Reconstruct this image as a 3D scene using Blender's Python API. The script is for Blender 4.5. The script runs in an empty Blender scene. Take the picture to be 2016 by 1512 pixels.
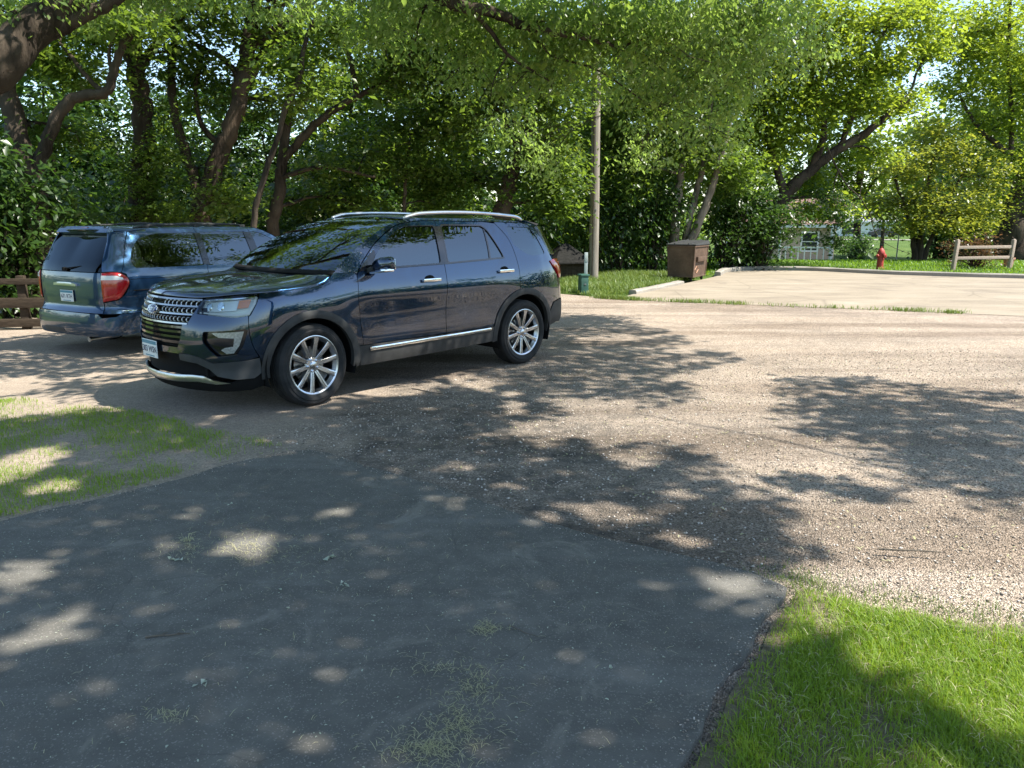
import bpy, bmesh, math, random
import numpy as np
from mathutils import Vector, Matrix
from mathutils.geometry import delaunay_2d_cdt

R = math.radians
rng = np.random.default_rng(11)
random.seed(5)
SC = bpy.context.scene
COL = SC.collection

# ------------------------------------------------------------------ camera
CAM_H, PITCH, FPX = 1.6714, R(12.198), 1487.65
cam_data = bpy.data.cameras.new("camera")
cam = bpy.data.objects.new("camera", cam_data)
COL.objects.link(cam)
cam.location = (0, 0, CAM_H)
cam.rotation_euler = (R(90) - PITCH, 0, 0)
cam_data.sensor_width = 36.0
cam_data.lens = 36.0 * FPX / 2016
cam_data.clip_start, cam_data.clip_end = 0.05, 2000
SC.camera = cam

# ------------------------------------------------------------------ sky, sun, exposure
SUN_EL, SUN_AZ = R(55), R(102)          # azimuth clockwise from +Y
SUN = np.array([math.cos(SUN_EL) * math.sin(SUN_AZ), math.cos(SUN_EL) * math.cos(SUN_AZ), math.sin(SUN_EL)])
world = bpy.data.worlds.new("World")
SC.world = world
world.use_nodes = True
wn = world.node_tree
sky = wn.nodes.new("ShaderNodeTexSky")
sky.sky_type = 'NISHITA'
sky.sun_disc = False
sky.sun_elevation, sky.sun_rotation = SUN_EL, SUN_AZ
sky.air_density, sky.dust_density, sky.ozone_density = 1.0, 0.4, 1.6
tintn = wn.nodes.new("ShaderNodeMix")
tintn.data_type, tintn.blend_type = 'RGBA', 'MULTIPLY'
tintn.inputs[0].default_value = 1.0
tintn.inputs[7].default_value = (1.0, 1.0, 0.96, 1)
wn.links.new(sky.outputs[0], tintn.inputs[6])
wn.links.new(tintn.outputs[2], wn.nodes["Background"].inputs[0])
wn.nodes["Background"].inputs[1].default_value = 0.14
sl = bpy.data.lights.new("sun", 'SUN')
sl.energy, sl.angle, sl.color = 5.0, R(0.53), (1.0, 0.95, 0.86)
so = bpy.data.objects.new("sun", sl)
COL.objects.link(so)
so.rotation_euler = Vector(SUN).to_track_quat('Z', 'Y').to_euler()
SC.view_settings.view_transform = 'Standard'
SC.view_settings.look = 'None'
SC.view_settings.exposure = 1.28
SC.view_settings.gamma = 1.0
cy = SC.cycles
cy.max_bounces, cy.diffuse_bounces, cy.glossy_bounces = 7, 3, 3
cy.transmission_bounces, cy.transparent_max_bounces = 5, 8
cy.caustics_reflective = cy.caustics_refractive = False
cy.sample_clamp_indirect = 4.0
cy.use_denoising = True

# ------------------------------------------------------------------ small helpers
def P(px, py, Y):
    """world point at depth Y along the sight line of a point measured in the photograph"""
    dx, dy = (px - 1008) / FPX, (756 - py) / FPX
    d = np.array([dx, math.cos(PITCH) + dy * math.sin(PITCH), -math.sin(PITCH) + dy * math.cos(PITCH)])
    return np.array([0, 0, CAM_H]) + d * (Y / d[1])

def ss(a, b, x):
    t = np.clip((np.asarray(x, float) - a) / (b - a), 0, 1)
    return t * t * (3 - 2 * t)

def tz(x, y):
    x, y = np.asarray(x, float), np.asarray(y, float)
    u = -x + 0.45 * (y - 8)
    return -0.15 * ss(3.4, 5.8, u) * (1 - ss(24, 32, y)) - 1.0 * ss(31, 48, y) + 2.6 * ss(146, 172, y)

def tag(o, label=None, cat=None, group=None, kind=None):
    if label: o["label"] = label
    if cat: o["category"] = cat
    if group: o["group"] = group
    if kind: o["kind"] = kind
    return o

def empty(name, loc=(0, 0, 0), rz=0.0, parent=None, **k):
    o = bpy.data.objects.new(name, None)
    COL.objects.link(o)
    o.location = loc
    o.rotation_euler = (0, 0, rz)
    if parent: o.parent = parent
    o.empty_display_size = 0.1
    return tag(o, **k)

def link(name, me, m=None, parent=None):
    o = bpy.data.objects.new(name, me)
    COL.objects.link(o)
    if m is not None and not me.materials: me.materials.append(m)
    if parent is not None: o.parent = parent
    return o

def mesh_np(name, verts, loops, sizes, smooth=True):
    me = bpy.data.meshes.new(name)
    verts = np.ascontiguousarray(verts, np.float32)
    loops = np.ascontiguousarray(loops, np.int32)
    sizes = np.ascontiguousarray(sizes, np.int32)
    me.vertices.add(len(verts)); me.vertices.foreach_set("co", verts.ravel())
    me.loops.add(len(loops)); me.loops.foreach_set("vertex_index", loops)
    me.polygons.add(len(sizes))
    st = np.zeros(len(sizes), np.int32); st[1:] = np.cumsum(sizes)[:-1]
    me.polygons.foreach_set("loop_start", st)
    me.polygons.foreach_set("loop_total", sizes)
    if smooth: me.polygons.foreach_set("use_smooth", np.ones(len(sizes), bool))
    me.update(calc_edges=True)
    return me

class MB:
    """collects simple shapes into one mesh"""
    def __init__(s): s.v, s.f = [], []
    def add(s, vs, fs):
        n = len(s.v); s.v += [tuple(map(float, v)) for v in vs]; s.f += [tuple(i + n for i in f) for f in fs]
    def box(s, c, size, rot=None, bev=0.0, taper=1.0):
        bm = bmesh.new(); bmesh.ops.create_cube(bm, size=1)
        for v in bm.verts:
            k = taper if v.co.z > 0 else 1
            v.co = Vector((v.co.x * size[0] * k, v.co.y * size[1] * k, v.co.z * size[2]))
        if bev > 0: bmesh.ops.bevel(bm, geom=bm.edges[:], offset=bev, segments=2, affect='EDGES', profile=0.6)
        M = Matrix.Translation(Vector(c)) @ (rot.to_4x4() if rot is not None else Matrix())
        bm.verts.index_update()
        s.add([M @ v.co for v in bm.verts], [[v.index for v in f.verts] for f in bm.faces]); bm.free()
        return s
    def tube(s, pts, rad, n=8, cap=True, jit=0.0):
        pts = np.asarray(pts, float); rad = np.broadcast_to(np.asarray(rad, float), (len(pts),))
        t = np.gradient(pts, axis=0); t /= np.linalg.norm(t, axis=1)[:, None] + 1e-9
        ref = np.array([0.0, 0, 1]) if abs(t[0, 2]) < 0.9 else np.array([1.0, 0, 0])
        a = np.linspace(0, 2 * np.pi, n, endpoint=False); vs = []; u = np.cross(t[0], ref)
        for i in range(len(pts)):
            u = u - t[i] * u.dot(t[i]); u /= np.linalg.norm(u) + 1e-9; w = np.cross(t[i], u)
            rr = rad[i] * (1 + (rng.uniform(-jit, jit, n) if jit else 0))
            vs.append(pts[i] + (np.cos(a) * rr)[:, None] * u + (np.sin(a) * rr)[:, None] * w)
        vs = np.concatenate(vs); fs = []
        for i in range(len(pts) - 1):
            for k in range(n):
                k2 = (k + 1) % n
                fs.append((i * n + k, i * n + k2, (i + 1) * n + k2, (i + 1) * n + k))
        if cap:
            fs.append(tuple(range(n))[::-1]); fs.append(tuple((len(pts) - 1) * n + k for k in range(n)))
        s.add(vs, fs); return s
    def lathe(s, prof, n=32, M=None, cap=True):
        """profile of (radius, z) turned about the z axis, then moved by M"""
        vs, fs = [], []
        for r, z in prof:
            for k in range(n):
                a = 2 * math.pi * k / n; vs.append(Vector((r * math.cos(a), r * math.sin(a), z)))
        for i in range(len(prof) - 1):
            for k in range(n):
                k2 = (k + 1) % n; fs.append((i * n + k, i * n + k2, (i + 1) * n + k2, (i + 1) * n + k))
        if cap:
            if prof[0][0] > 1e-6: fs.append(tuple(range(n))[::-1])
            if prof[-1][0] > 1e-6: fs.append(tuple((len(prof) - 1) * n + k for k in range(n)))
        if M is not None: vs = [M @ v for v in vs]
        s.add(vs, fs); return s
    def build(s, name, m, parent=None, smooth=35, loc=None):
        v = np.array(s.v)
        if loc is not None: v = v - np.array(loc)
        me = bpy.data.meshes.new(name)
        me.from_pydata([tuple(q) for q in v], [], s.f); me.update()
        bm = bmesh.new(); bm.from_mesh(me); bmesh.ops.recalc_face_normals(bm, faces=bm.faces); bm.to_mesh(me); bm.free()
        if smooth:
            me.polygons.foreach_set("use_smooth", np.ones(len(me.polygons), bool)); me.set_sharp_from_angle(angle=R(smooth))
        o = link(name, me, m, parent)
        if loc is not None: o.location = loc
        return o

def text_mesh(body, size, name, m, parent, M, shear=0.0, extrude=0.001, bold=0.0):
    cu = bpy.data.curves.new(name, 'FONT'); cu.body = body; cu.size = size; cu.align_x = 'CENTER'; cu.align_y = 'CENTER'
    cu.extrude = extrude; cu.shear = shear; cu.offset = bold; cu.resolution_u = 3
    tmp = bpy.data.objects.new(name, cu); COL.objects.link(tmp)
    dg = bpy.context.evaluated_depsgraph_get()
    me = bpy.data.meshes.new_from_object(tmp.evaluated_get(dg)); bpy.data.objects.remove(tmp)
    me.transform(M); me.materials.clear()
    return link(name, me, m, parent)

# ------------------------------------------------------------------ materials
class NT:
    def __init__(s, name):
        s.m = bpy.data.materials.new(name); s.m.use_nodes = True
        s.t = s.m.node_tree; s.b = s.t.nodes["Principled BSDF"]; s.out = s.t.nodes["Material Output"]
        s._tc = None
    def n(s, typ, ins=None, **attrs):
        o = s.t.nodes.new("ShaderNode" + typ)
        for k, v in attrs.items(): setattr(o, k, v)
        for k, v in (ins or {}).items(): s.put(o.inputs[k], v)
        return o
    def put(s, sock, v):
        if isinstance(v, bpy.types.NodeSocket): s.t.links.new(v, sock)
        elif isinstance(v, bpy.types.Node): s.t.links.new(v.outputs[0], sock)
        else: sock.default_value = v
    def set(s, **k):
        for a, v in k.items(): s.put(s.b.inputs[a.replace("_", " ")], v)
        return s
    def obj(s, scale=(1, 1, 1), gen="Object"):
        tc = s.n("TexCoord")
        mp = s.n("Mapping", {"Vector": tc.outputs[gen], "Scale": scale})
        return mp.outputs[0]
    def noise(s, vec, scale, detail=3, rough=0.55, dist=0.0):
        return s.n("TexNoise", {"Vector": vec, "Scale": scale, "Detail": detail, "Roughness": rough, "Distortion": dist}).outputs[0]
    def ramp(s, fac, stops, interp='LINEAR'):
        r = s.n("ValToRGB", {"Fac": fac}); e = r.color_ramp; e.interpolation = interp
        while len(e.elements) < len(stops): e.elements.new(0.5)
        for el, (p, c) in zip(e.elements, stops):
            el.position = p; el.color = (*c, 1) if len(c) == 3 else c
        return r.outputs[0]
    def mix(s, fac, a, b, blend='MIX'):
        m = s.n("Mix", data_type='RGBA', blend_type=blend)
        s.put(m.inputs[0], fac)
        for sock, v in ((m.inputs[6], a), (m.inputs[7], b)):
            s.put(sock, (*v, 1) if isinstance(v, tuple) and len(v) == 3 else v)
        return m.outputs[2]
    def math(s, op, a, b=0.0, clamp=False):
        m = s.n("Math", operation=op, use_clamp=clamp); s.put(m.inputs[0], a); s.put(m.inputs[1], b); return m.outputs[0]
    def bump(s, h, strength=0.5, dist=0.02):
        return s.n("Bump", {"Height": h, "Strength": strength, "Distance": dist}).outputs[0]

def c4(c): return (*c, 1.0)
def simple(name, col, rough=0.5, metal=0.0, coat=0.0, spec=0.5, var=0.0, scale=6.0, bump=0.0):
    t = NT(name)
    t.set(Base_Color=c4(col), Roughness=rough, Metallic=metal, Coat_Weight=coat, Specular_IOR_Level=spec)
    if coat: t.set(Coat_Roughness=0.03)
    if var:
        v = t.obj(); f = t.noise(v, scale, 5)
        lo = tuple(max(0, c * (1 - var)) for c in col); hi = tuple(min(1, c * (1 + var)) for c in col)
        t.set(Base_Color=t.ramp(f, [(0.3, lo), (0.7, hi)]))
        if bump: t.set(Normal=t.bump(f, bump, 0.01))
    return t.m

def glass(name, tint, rough=0.0, ior=2.1):
    t = NT(name)
    tr = t.n("BsdfTransparent", {"Color": c4(tint)}); gl = t.n("BsdfGlossy", {"Color": (.80, .91, 1, 1), "Roughness": rough})
    fr = t.n("Fresnel", {"IOR": ior})
    mx = t.n("MixShader", {0: fr.outputs[0], 1: tr.outputs[0], 2: gl.outputs[0]})
    t.t.links.new(mx.outputs[0], t.out.inputs[0]); return t.m

def leaf_mat(name, stops, trans, tw=0.42, rough=0.36):
    t = NT(name)
    rnd = t.n("NewGeometry").outputs["Random Per Island"]
    big = t.noise(t.obj(), 0.5, 2); mid = t.noise(t.obj(), 2.4, 2)
    f = t.math('ADD', t.math('MULTIPLY', rnd, 0.42), t.math('ADD', t.math('MULTIPLY', big, 0.26), t.math('MULTIPLY', mid, 0.34)))
    col = t.ramp(f, [(p, c) for p, c in stops])
    t.set(Base_Color=col, Roughness=rough, Specular_IOR_Level=0.5)
    tl = t.n("BsdfTranslucent", {"Color": t.mix(0.55, col, trans)})
    mx = t.n("MixShader", {0: tw, 1: t.b.outputs[0], 2: tl.outputs[0]})
    t.t.links.new(mx.outputs[0], t.out.inputs[0]); return t.m

def bark_mat(name, a, b, sc=9.0):
    t = NT(name); v = t.obj((1, 1, 0.16)); f = t.noise(v, sc, 6, 0.65, 0.6)
    g = t.noise(t.obj(), 1.3, 3)
    col = t.mix(t.ramp(g, [(0.42, (0, 0, 0)), (0.62, (1, 1, 1))]), t.ramp(f, [(0.33, a), (0.66, b)]), tuple(x * 1.25 for x in b))
    t.set(Base_Color=col, Roughness=0.95, Specular_IOR_Level=0.15, Normal=t.bump(f, 1.0, 0.05)); return t.m

M = {}
def paint(name, col, flake, rough=0.32):
    t = NT(name); v = t.obj()
    n1 = t.n("TexVoronoi", {"Vector": v, "Scale": 900.0}); 
    dust = t.noise(v, 3.0, 5)
    cc = t.mix(t.math('MULTIPLY', n1.outputs[1], 0.35), col, flake)
    zz = t.n("SeparateXYZ", {0: t.n("TexCoord").outputs["Object"]}).outputs[2]
    low = t.n("MapRange", {0: zz, 1: 0.75, 2: 0.3, 3: 0.0, 4: 0.16}, clamp=True).outputs[0]
    cc = t.mix(t.math('MULTIPLY', low, dust), cc, (0.16, 0.13, 0.10))      # road dust on the lower doors
    rr = t.math('ADD', t.math('MULTIPLY', low, 0.4), rough)
    t.set(Base_Color=cc, Metallic=0.85, Roughness=rr, Coat_Weight=1.0, Coat_Roughness=0.012, Coat_IOR=1.72)
    return t.m
M['suv_paint'] = paint('deep_blue_paint', (0.001, 0.014, 0.042), (0.004, 0.050, 0.132), 0.2)
M['van_paint'] = paint('steel_blue_paint', (0.014, 0.044, 0.098), (0.038, 0.105, 0.20), 0.38)
M['glass_dark'] = glass('privacy_glass', (0.035, 0.045, 0.05))
M['glass_rear'] = glass('rear_glass', (0.02, 0.024, 0.026), 0.0, 1.42)
M['glass_clear'] = glass('windshield_glass', (0.24, 0.32, 0.29))
M['glass_front'] = glass('door_glass', (0.16, 0.2, 0.2))
M['lens'] = glass('clear_lens', (0.9, 0.93, 0.92), 0.02, 1.5)
M['chrome'] = simple('chrome', (0.82, 0.83, 0.84), 0.08, 1.0)
M['grille_chrome'] = simple('grille_chrome', (0.42, 0.42, 0.42), 0.2, 1.0)
M['satin'] = simple('machined_alloy', (0.55, 0.56, 0.57), 0.28, 1.0)
M['alloy_dark'] = simple('painted_alloy', (0.18, 0.185, 0.19), 0.4, 0.7)
M['black_gloss'] = simple('gloss_black', (0.008, 0.008, 0.009), 0.12, 0, 0.5)
M['cladding'] = simple('grained_black_plastic', (0.035, 0.035, 0.034), 0.62, 0, 0, 0.35, 0.3, 12)
M['grey_plastic'] = simple('grey_plastic', (0.045, 0.048, 0.05), 0.5, 0, 0, 0.4, 0.15, 10)
M['black'] = simple('flat_black', (0.006, 0.006, 0.006), 0.85, 0, 0, 0.2)
M['interior'] = simple('dark_trim', (0.02, 0.02, 0.021), 0.8, 0, 0, 0.3)
M['seat'] = simple('seat_fabric', (0.06, 0.058, 0.055), 0.85, 0, 0, 0.3, 0.2, 20)
M['rubber'] = simple('tyre_rubber', (0.018, 0.018, 0.018), 0.78, 0, 0, 0.35, 0.35, 14, 0.1)
M['disc'] = simple('brake_disc', (0.35, 0.34, 0.33), 0.35, 1.0)
M['red_lens'] = simple('red_lens', (0.38, 0.010, 0.013), 0.12, 0, 1.0)
M['dark_red_lens'] = simple('dark_red_lens', (0.22, 0.008, 0.012), 0.15, 0, 1.0)
M['white_lens'] = simple('white_lens', (0.62, 0.62, 0.58), 0.12, 0, 1.0)
M['amber'] = simple('amber_lens', (0.80, 0.23, 0.015), 0.15, 0, 1.0)
M['plate_white'] = simple('plate_white', (0.72, 0.75, 0.74), 0.45)
M['plate_blue'] = simple('plate_teal', (0.05, 0.22, 0.32), 0.45)
M['plate_ink'] = simple('plate_ink', (0.02, 0.03, 0.08), 0.5)
M['badge_blue'] = simple('badge_blue', (0.01, 0.03, 0.16), 0.2, 0, 0.8)
M['lamp_bowl'] = simple('lamp_bowl', (0.52, 0.54, 0.47), 0.3, 0.3, 0, 0.8)
M['fog_lens'] = simple('fog_lamp_lens', (0.34, 0.35, 0.33), 0.2, 0.3, 0, 0.8, 0.35, 60)
M['lamp_silver'] = simple('lamp_reflector', (0.66, 0.67, 0.60), 0.22, 0.45, 0, 0.8)
# ------------------------------------------------------------------ car bodies
def pchip(xs, ys, x):
    xs, ys, x = np.asarray(xs, float), np.asarray(ys, float), np.asarray(x, float)
    hh = np.diff(xs); d = np.diff(ys) / hh; m = np.zeros(len(xs)); m[0], m[-1] = d[0], d[-1]
    for i in range(1, len(xs) - 1):
        if d[i - 1] * d[i] > 0:
            w1, w2 = 2 * hh[i] + hh[i - 1], hh[i] + 2 * hh[i - 1]; m[i] = (w1 + w2) / (w1 / d[i - 1] + w2 / d[i])
    xc = np.clip(x, xs[0], xs[-1]); i = np.clip(np.searchsorted(xs, xc) - 1, 0, len(hh) - 1); t = (xc - xs[i]) / hh[i]
    return ((2 * t**3 - 3 * t**2 + 1) * ys[i] + (t**3 - 2 * t**2 + t) * hh[i] * m[i]
            + (-2 * t**3 + 3 * t**2) * ys[i + 1] + (t**3 - t**2) * hh[i] * m[i + 1])

def catmull(pts, n=14):
    pts = np.asarray(pts, float); q = np.vstack([2 * pts[0] - pts[1], pts, 2 * pts[-1] - pts[-2]]); out = []
    for i in range(1, len(q) - 2):
        p0, p1, p2, p3 = q[i - 1:i + 3]
        for t in np.linspace(0, 1, n, endpoint=False):
            out.append(0.5 * (2 * p1 + (p2 - p0) * t + (2 * p0 - 5 * p1 + 4 * p2 - p3) * t * t + (3 * p1 - p0 - 3 * p2 + p3) * t**3))
    out.append(pts[-1]); return np.array(out)

def arc(cx, cz, r, a0, a1, n=18):
    return [(cx + r * math.cos(R(a)), cz + r * math.sin(R(a))) for a in np.linspace(a0, a1, n)]

def in_poly(pts, poly):
    x, y = pts[:, 0], pts[:, 1]; poly = np.asarray(poly); ins = np.zeros(len(pts), bool); j = len(poly) - 1
    for i in range(len(poly)):
        xi, yi, xj, yj = *poly[i], *poly[j]
        c = ((yi > y) != (yj > y)) & (x < (xj - xi) * (y - yi) / (yj - yi + 1e-12) + xi); ins ^= c; j = i
    return ins

def edge_dist(pts, poly):
    poly = np.asarray(poly); d = np.full(len(pts), 9e9)
    for i in range(len(poly)):
        a, b = poly[i - 1], poly[i]; ab = b - a
        t = np.clip(((pts - a) @ ab) / (ab @ ab + 1e-12), 0, 1)
        d = np.minimum(d, np.linalg.norm(pts - a - t[:, None] * ab, axis=1))
    return d

def densify(poly, step):
    out = []; poly = [np.asarray(p, float) for p in poly]
    for i in range(len(poly)):
        a, b = poly[i], poly[(i + 1) % len(poly)]; k = max(1, int(math.ceil(np.linalg.norm(b - a) / step)))
        out += [a + (b - a) * j / k for j in range(k)]
    return out

def rounded(poly, r, n=4):
    """polygon with its corners rounded to radius about r"""
    P_ = [np.asarray(p, float) for p in poly]; out = []
    for i in range(len(P_)):
        a, b, c = P_[i - 1], P_[i], P_[(i + 1) % len(P_)]
        la, lc = np.linalg.norm(a - b), np.linalg.norm(c - b); k = min(r, la * 0.45, lc * 0.45)
        s, e = b + (a - b) / la * k, b + (c - b) / lc * k
        for t in np.linspace(0, 1, n + 1): out.append(tuple((1 - t)**2 * s + 2 * t * (1 - t) * b + t * t * e))
    return out

class Wall:
    """the upright skin of a car: a plan outline (front centre round one side to rear centre) with an inward offset that
    depends on the place along the outline and on the height. Lengths x run rearwards from the front axle."""
    def __init__(s, outline, cols):
        d = catmull(outline, 24); seg = np.r_[0, np.cumsum(np.linalg.norm(np.diff(d, axis=0), axis=1))]
        k = np.argmin(np.abs(d[:, 0] - 1.0) + (np.abs(d[:, 1]) < .5) * 9)
        s.s = seg - seg[k] + d[k, 0]; s.d = d; s.s0, s.s1 = s.s[0], s.s[-1]
        t = np.gradient(d, s.s, axis=0); t /= np.linalg.norm(t, axis=1)[:, None]
        s.nr = np.c_[-t[:, 1], t[:, 0]]                      # outward normal in plan
        s.zg = np.linspace(0.1, 1.85, 351)
        cols = sorted([((s.at(c[0])), c[1], c[2]) for c in cols]); sx = [c[0] for c in cols]
        tab = np.array([pchip(c[1], c[2], s.zg) for c in cols])
        s.sg = np.linspace(s.s0, s.s1, 500); s.tab = np.array([pchip(sx, tab[:, j], s.sg) for j in range(len(s.zg))]).T
    def at(s, key):
        if not isinstance(key, tuple): return key
        kind, v = key; half = len(s.s) // 2
        if kind == 'fy': i = np.where(s.d[:, 0] < 0.6)[0]; return float(np.interp(v, s.d[i, 1], s.s[i]))
        if kind == 'fx': i = np.where((s.d[:, 0] < 0.6))[0]; return float(np.interp(v, s.d[i, 0], s.s[i]))
        if kind == 'ry': i = np.where(s.d[:, 0] > 2.0)[0][::-1]; return float(np.interp(v, s.d[i, 1], s.s[i]))
    def P(s, sz):
        sz = np.asarray(sz, float); a, z = sz[:, 0].copy(), sz[:, 1]
        fl = np.ones(len(a)); m = a < s.s0; a[m] = 2 * s.s0 - a[m]; fl[m] = -1; m = a > s.s1; a[m] = 2 * s.s1 - a[m]; fl[m] = -1
        x, y = np.interp(a, s.s, s.d[:, 0]), np.interp(a, s.s, s.d[:, 1])
        nx, ny = np.interp(a, s.s, s.nr[:, 0]), np.interp(a, s.s, s.nr[:, 1])
        fi = (a - s.s0) / (s.s1 - s.s0) * (len(s.sg) - 1); i = np.clip(fi.astype(int), 0, len(s.sg) - 2); u = fi - i
        fj = (z - s.zg[0]) / (s.zg[1] - s.zg[0]); j = np.clip(fj.astype(int), 0, len(s.zg) - 2); v = fj - j
        T = s.tab; o = T[i, j] * (1 - u) * (1 - v) + T[i + 1, j] * u * (1 - v) + T[i, j + 1] * (1 - u) * v + T[i + 1, j + 1] * u * v
        return np.c_[-(x - nx * o), (y - ny * o) * fl, z]     # mesh axes: forward, left, up
    def N(s, sz):
        sz = np.asarray(sz, float); e = 0.012
        ds = s.P(sz + [e, 0]) - s.P(sz - [e, 0]); dz = s.P(sz + [0, e]) - s.P(sz - [0, e])
        n = np.cross(dz, ds); n /= np.linalg.norm(n, axis=1)[:, None] + 1e-9
        ctr = s.P(sz) - np.array([-1.4, 0, 0]); ctr[:, 2] = 0
        n[(n * ctr).sum(1) < 0] *= -1
        return n

def skin(W, name, outer, m, parent, holes=(), off=0.0, thick=0.014, step=0.035, mirror=False, crown=0.0):
    outer = densify(outer, step); holes = [densify(h_, step) for h_ in holes]
    loops, pts = [], []
    for lp in [outer] + holes:
        loops.append((len(pts), len(lp))); pts += list(lp)
    edges = [(a + k, a + (k + 1) % n) for a, n in loops for k in range(n)]
    A = np.array(outer); lo, hi = A.min(0), A.max(0)
    gx, gz = np.meshgrid(np.arange(lo[0], hi[0], step), np.arange(lo[1], hi[1], step * 0.87))
    gx = gx + (np.arange(gx.shape[0]) % 2)[:, None] * step * 0.5
    g = np.c_[gx.ravel(), gz.ravel()]
    if len(g):
        k = in_poly(g, outer) & (edge_dist(g, outer) > step * 0.45)
        for h_ in holes: k &= ~in_poly(g, h_) & (edge_dist(g, h_) > step * 0.45)
        g = g[k]
    allp = [Vector(p) for p in pts] + [Vector(p) for p in g]
    v2, e2, f2, ov, oe, of = delaunay_2d_cdt(allp, edges, [], 0, 1e-6)
    v2 = np.array([tuple(v) for v in v2]); f2 = np.array([tuple(f) for f in f2])
    cen = v2[f2].mean(1); k = in_poly(cen, outer)
    for h_ in holes: k &= ~in_poly(cen, h_)
    f2 = f2[k]; idx = {}
    for new, old in enumerate(ov):
        for q in old: idx[q] = new
    nn = W.N(v2); base = W.P(v2)
    e = np.full(len(v2), float(off))
    if crown: e += crown * np.clip(edge_dist(v2, outer) / 0.05, 0, 1)**0.6
    top = base + nn * e[:, None]; bot = base + nn * (off - thick)
    n0 = np.cross(top[f2[:, 1]] - top[f2[:, 0]], top[f2[:, 2]] - top[f2[:, 0]])
    if (n0 * nn[f2[:, 0]]).sum() < 0: f2 = f2[:, ::-1]
    faces = [tuple(f) for f in f2]; nv = len(v2); vs = np.vstack([top, bot])
    for a, n in loops:
        for q in range(n):
            i, j = idx[a + q], idx[a + (q + 1) % n]
            if i != j: faces.append((i, j, nv + j, nv + i))
    def mk(flip):
        V = vs.copy(); F = faces
        if flip: V[:, 1] *= -1; F = [f[::-1] for f in F]
        me = bpy.data.meshes.new(name); me.from_pydata([tuple(v) for v in V], [], F); me.update()
        me.polygons.foreach_set("use_smooth", np.ones(len(me.polygons), bool)); me.set_sharp_from_angle(angle=R(40))
        return link(name, me, m, parent)
    o = mk(False)
    return (o, mk(True)) if mirror else o

def strip_on(W, name, pts, half, m, parent, off=0.006, thick=0.02, mirror=False, crown=0.0):
    """a narrow band that follows a line on the skin"""
    q = densify(pts + pts[::-1], 9) if False else [np.asarray(p, float) for p in pts]
    t = np.gradient(np.array(q), axis=0); t /= np.linalg.norm(t, axis=1)[:, None]; nrm = np.c_[-t[:, 1], t[:, 0]]
    hf = np.broadcast_to(half, (len(q),))[:, None]
    poly = list(np.array(q) + nrm * hf) + list((np.array(q) - nrm * hf)[::-1])
    return skin(W, name, poly, m, parent, off=off, thick=thick, step=0.05 if not crown else .011, mirror=mirror, crown=crown)

def cross(name, edge, bx, bz, m, parent, pw=2.2, nu=24, thick=0.01, bt=None):
    """a sheet across the car between an edge line on its left side and the same line on its right (hood, roof, windscreens)"""
    e = np.asarray(edge, float); nt_ = len(e); u = np.linspace(-1, 1, nu + 1); k = 1 - np.abs(u)**pw
    bx = np.broadcast_to(bx, (nt_,)); bz = np.broadcast_to(bz, (nt_,))
    V = np.stack([e[:, None, 0] + bx[:, None] * k, e[:, None, 1] * u[None, :], e[:, None, 2] + bz[:, None] * k], -1).reshape(-1, 3)
    F = []
    for i in range(nt_ - 1):
        for j in range(nu):
            a = i * (nu + 1) + j; F.append((a, a + 1, a + nu + 2, a + nu + 1))
    me = bpy.data.meshes.new(name); me.from_pydata([tuple(v) for v in V], [], F); me.update()
    n = np.zeros(3)
    for p in me.polygons: n += np.array(p.normal)
    if n[2] < 0: me.flip_normals()
    me.polygons.foreach_set("use_smooth", np.ones(len(me.polygons), bool))
    o = link(name, me, m, parent)
    if thick:
        md = o.modifiers.new("thickness", 'SOLIDIFY'); md.thickness = thick; md.offset = -1
    return o


def bend(a, b, n=6, wob=.10, sag=.0):
    a, b = np.asarray(a, float), np.asarray(b, float); t = np.linspace(0, 1, n)[:, None]; L = np.linalg.norm(b - a)
    w = np.cumsum(rng.normal(0, wob * L / n, (n, 3)), axis=0) * np.sin(np.pi * t)
    return a + (b - a) * t + w + np.array([0, 0, 1.]) * (sag * L * np.sin(np.pi * t))

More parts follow.
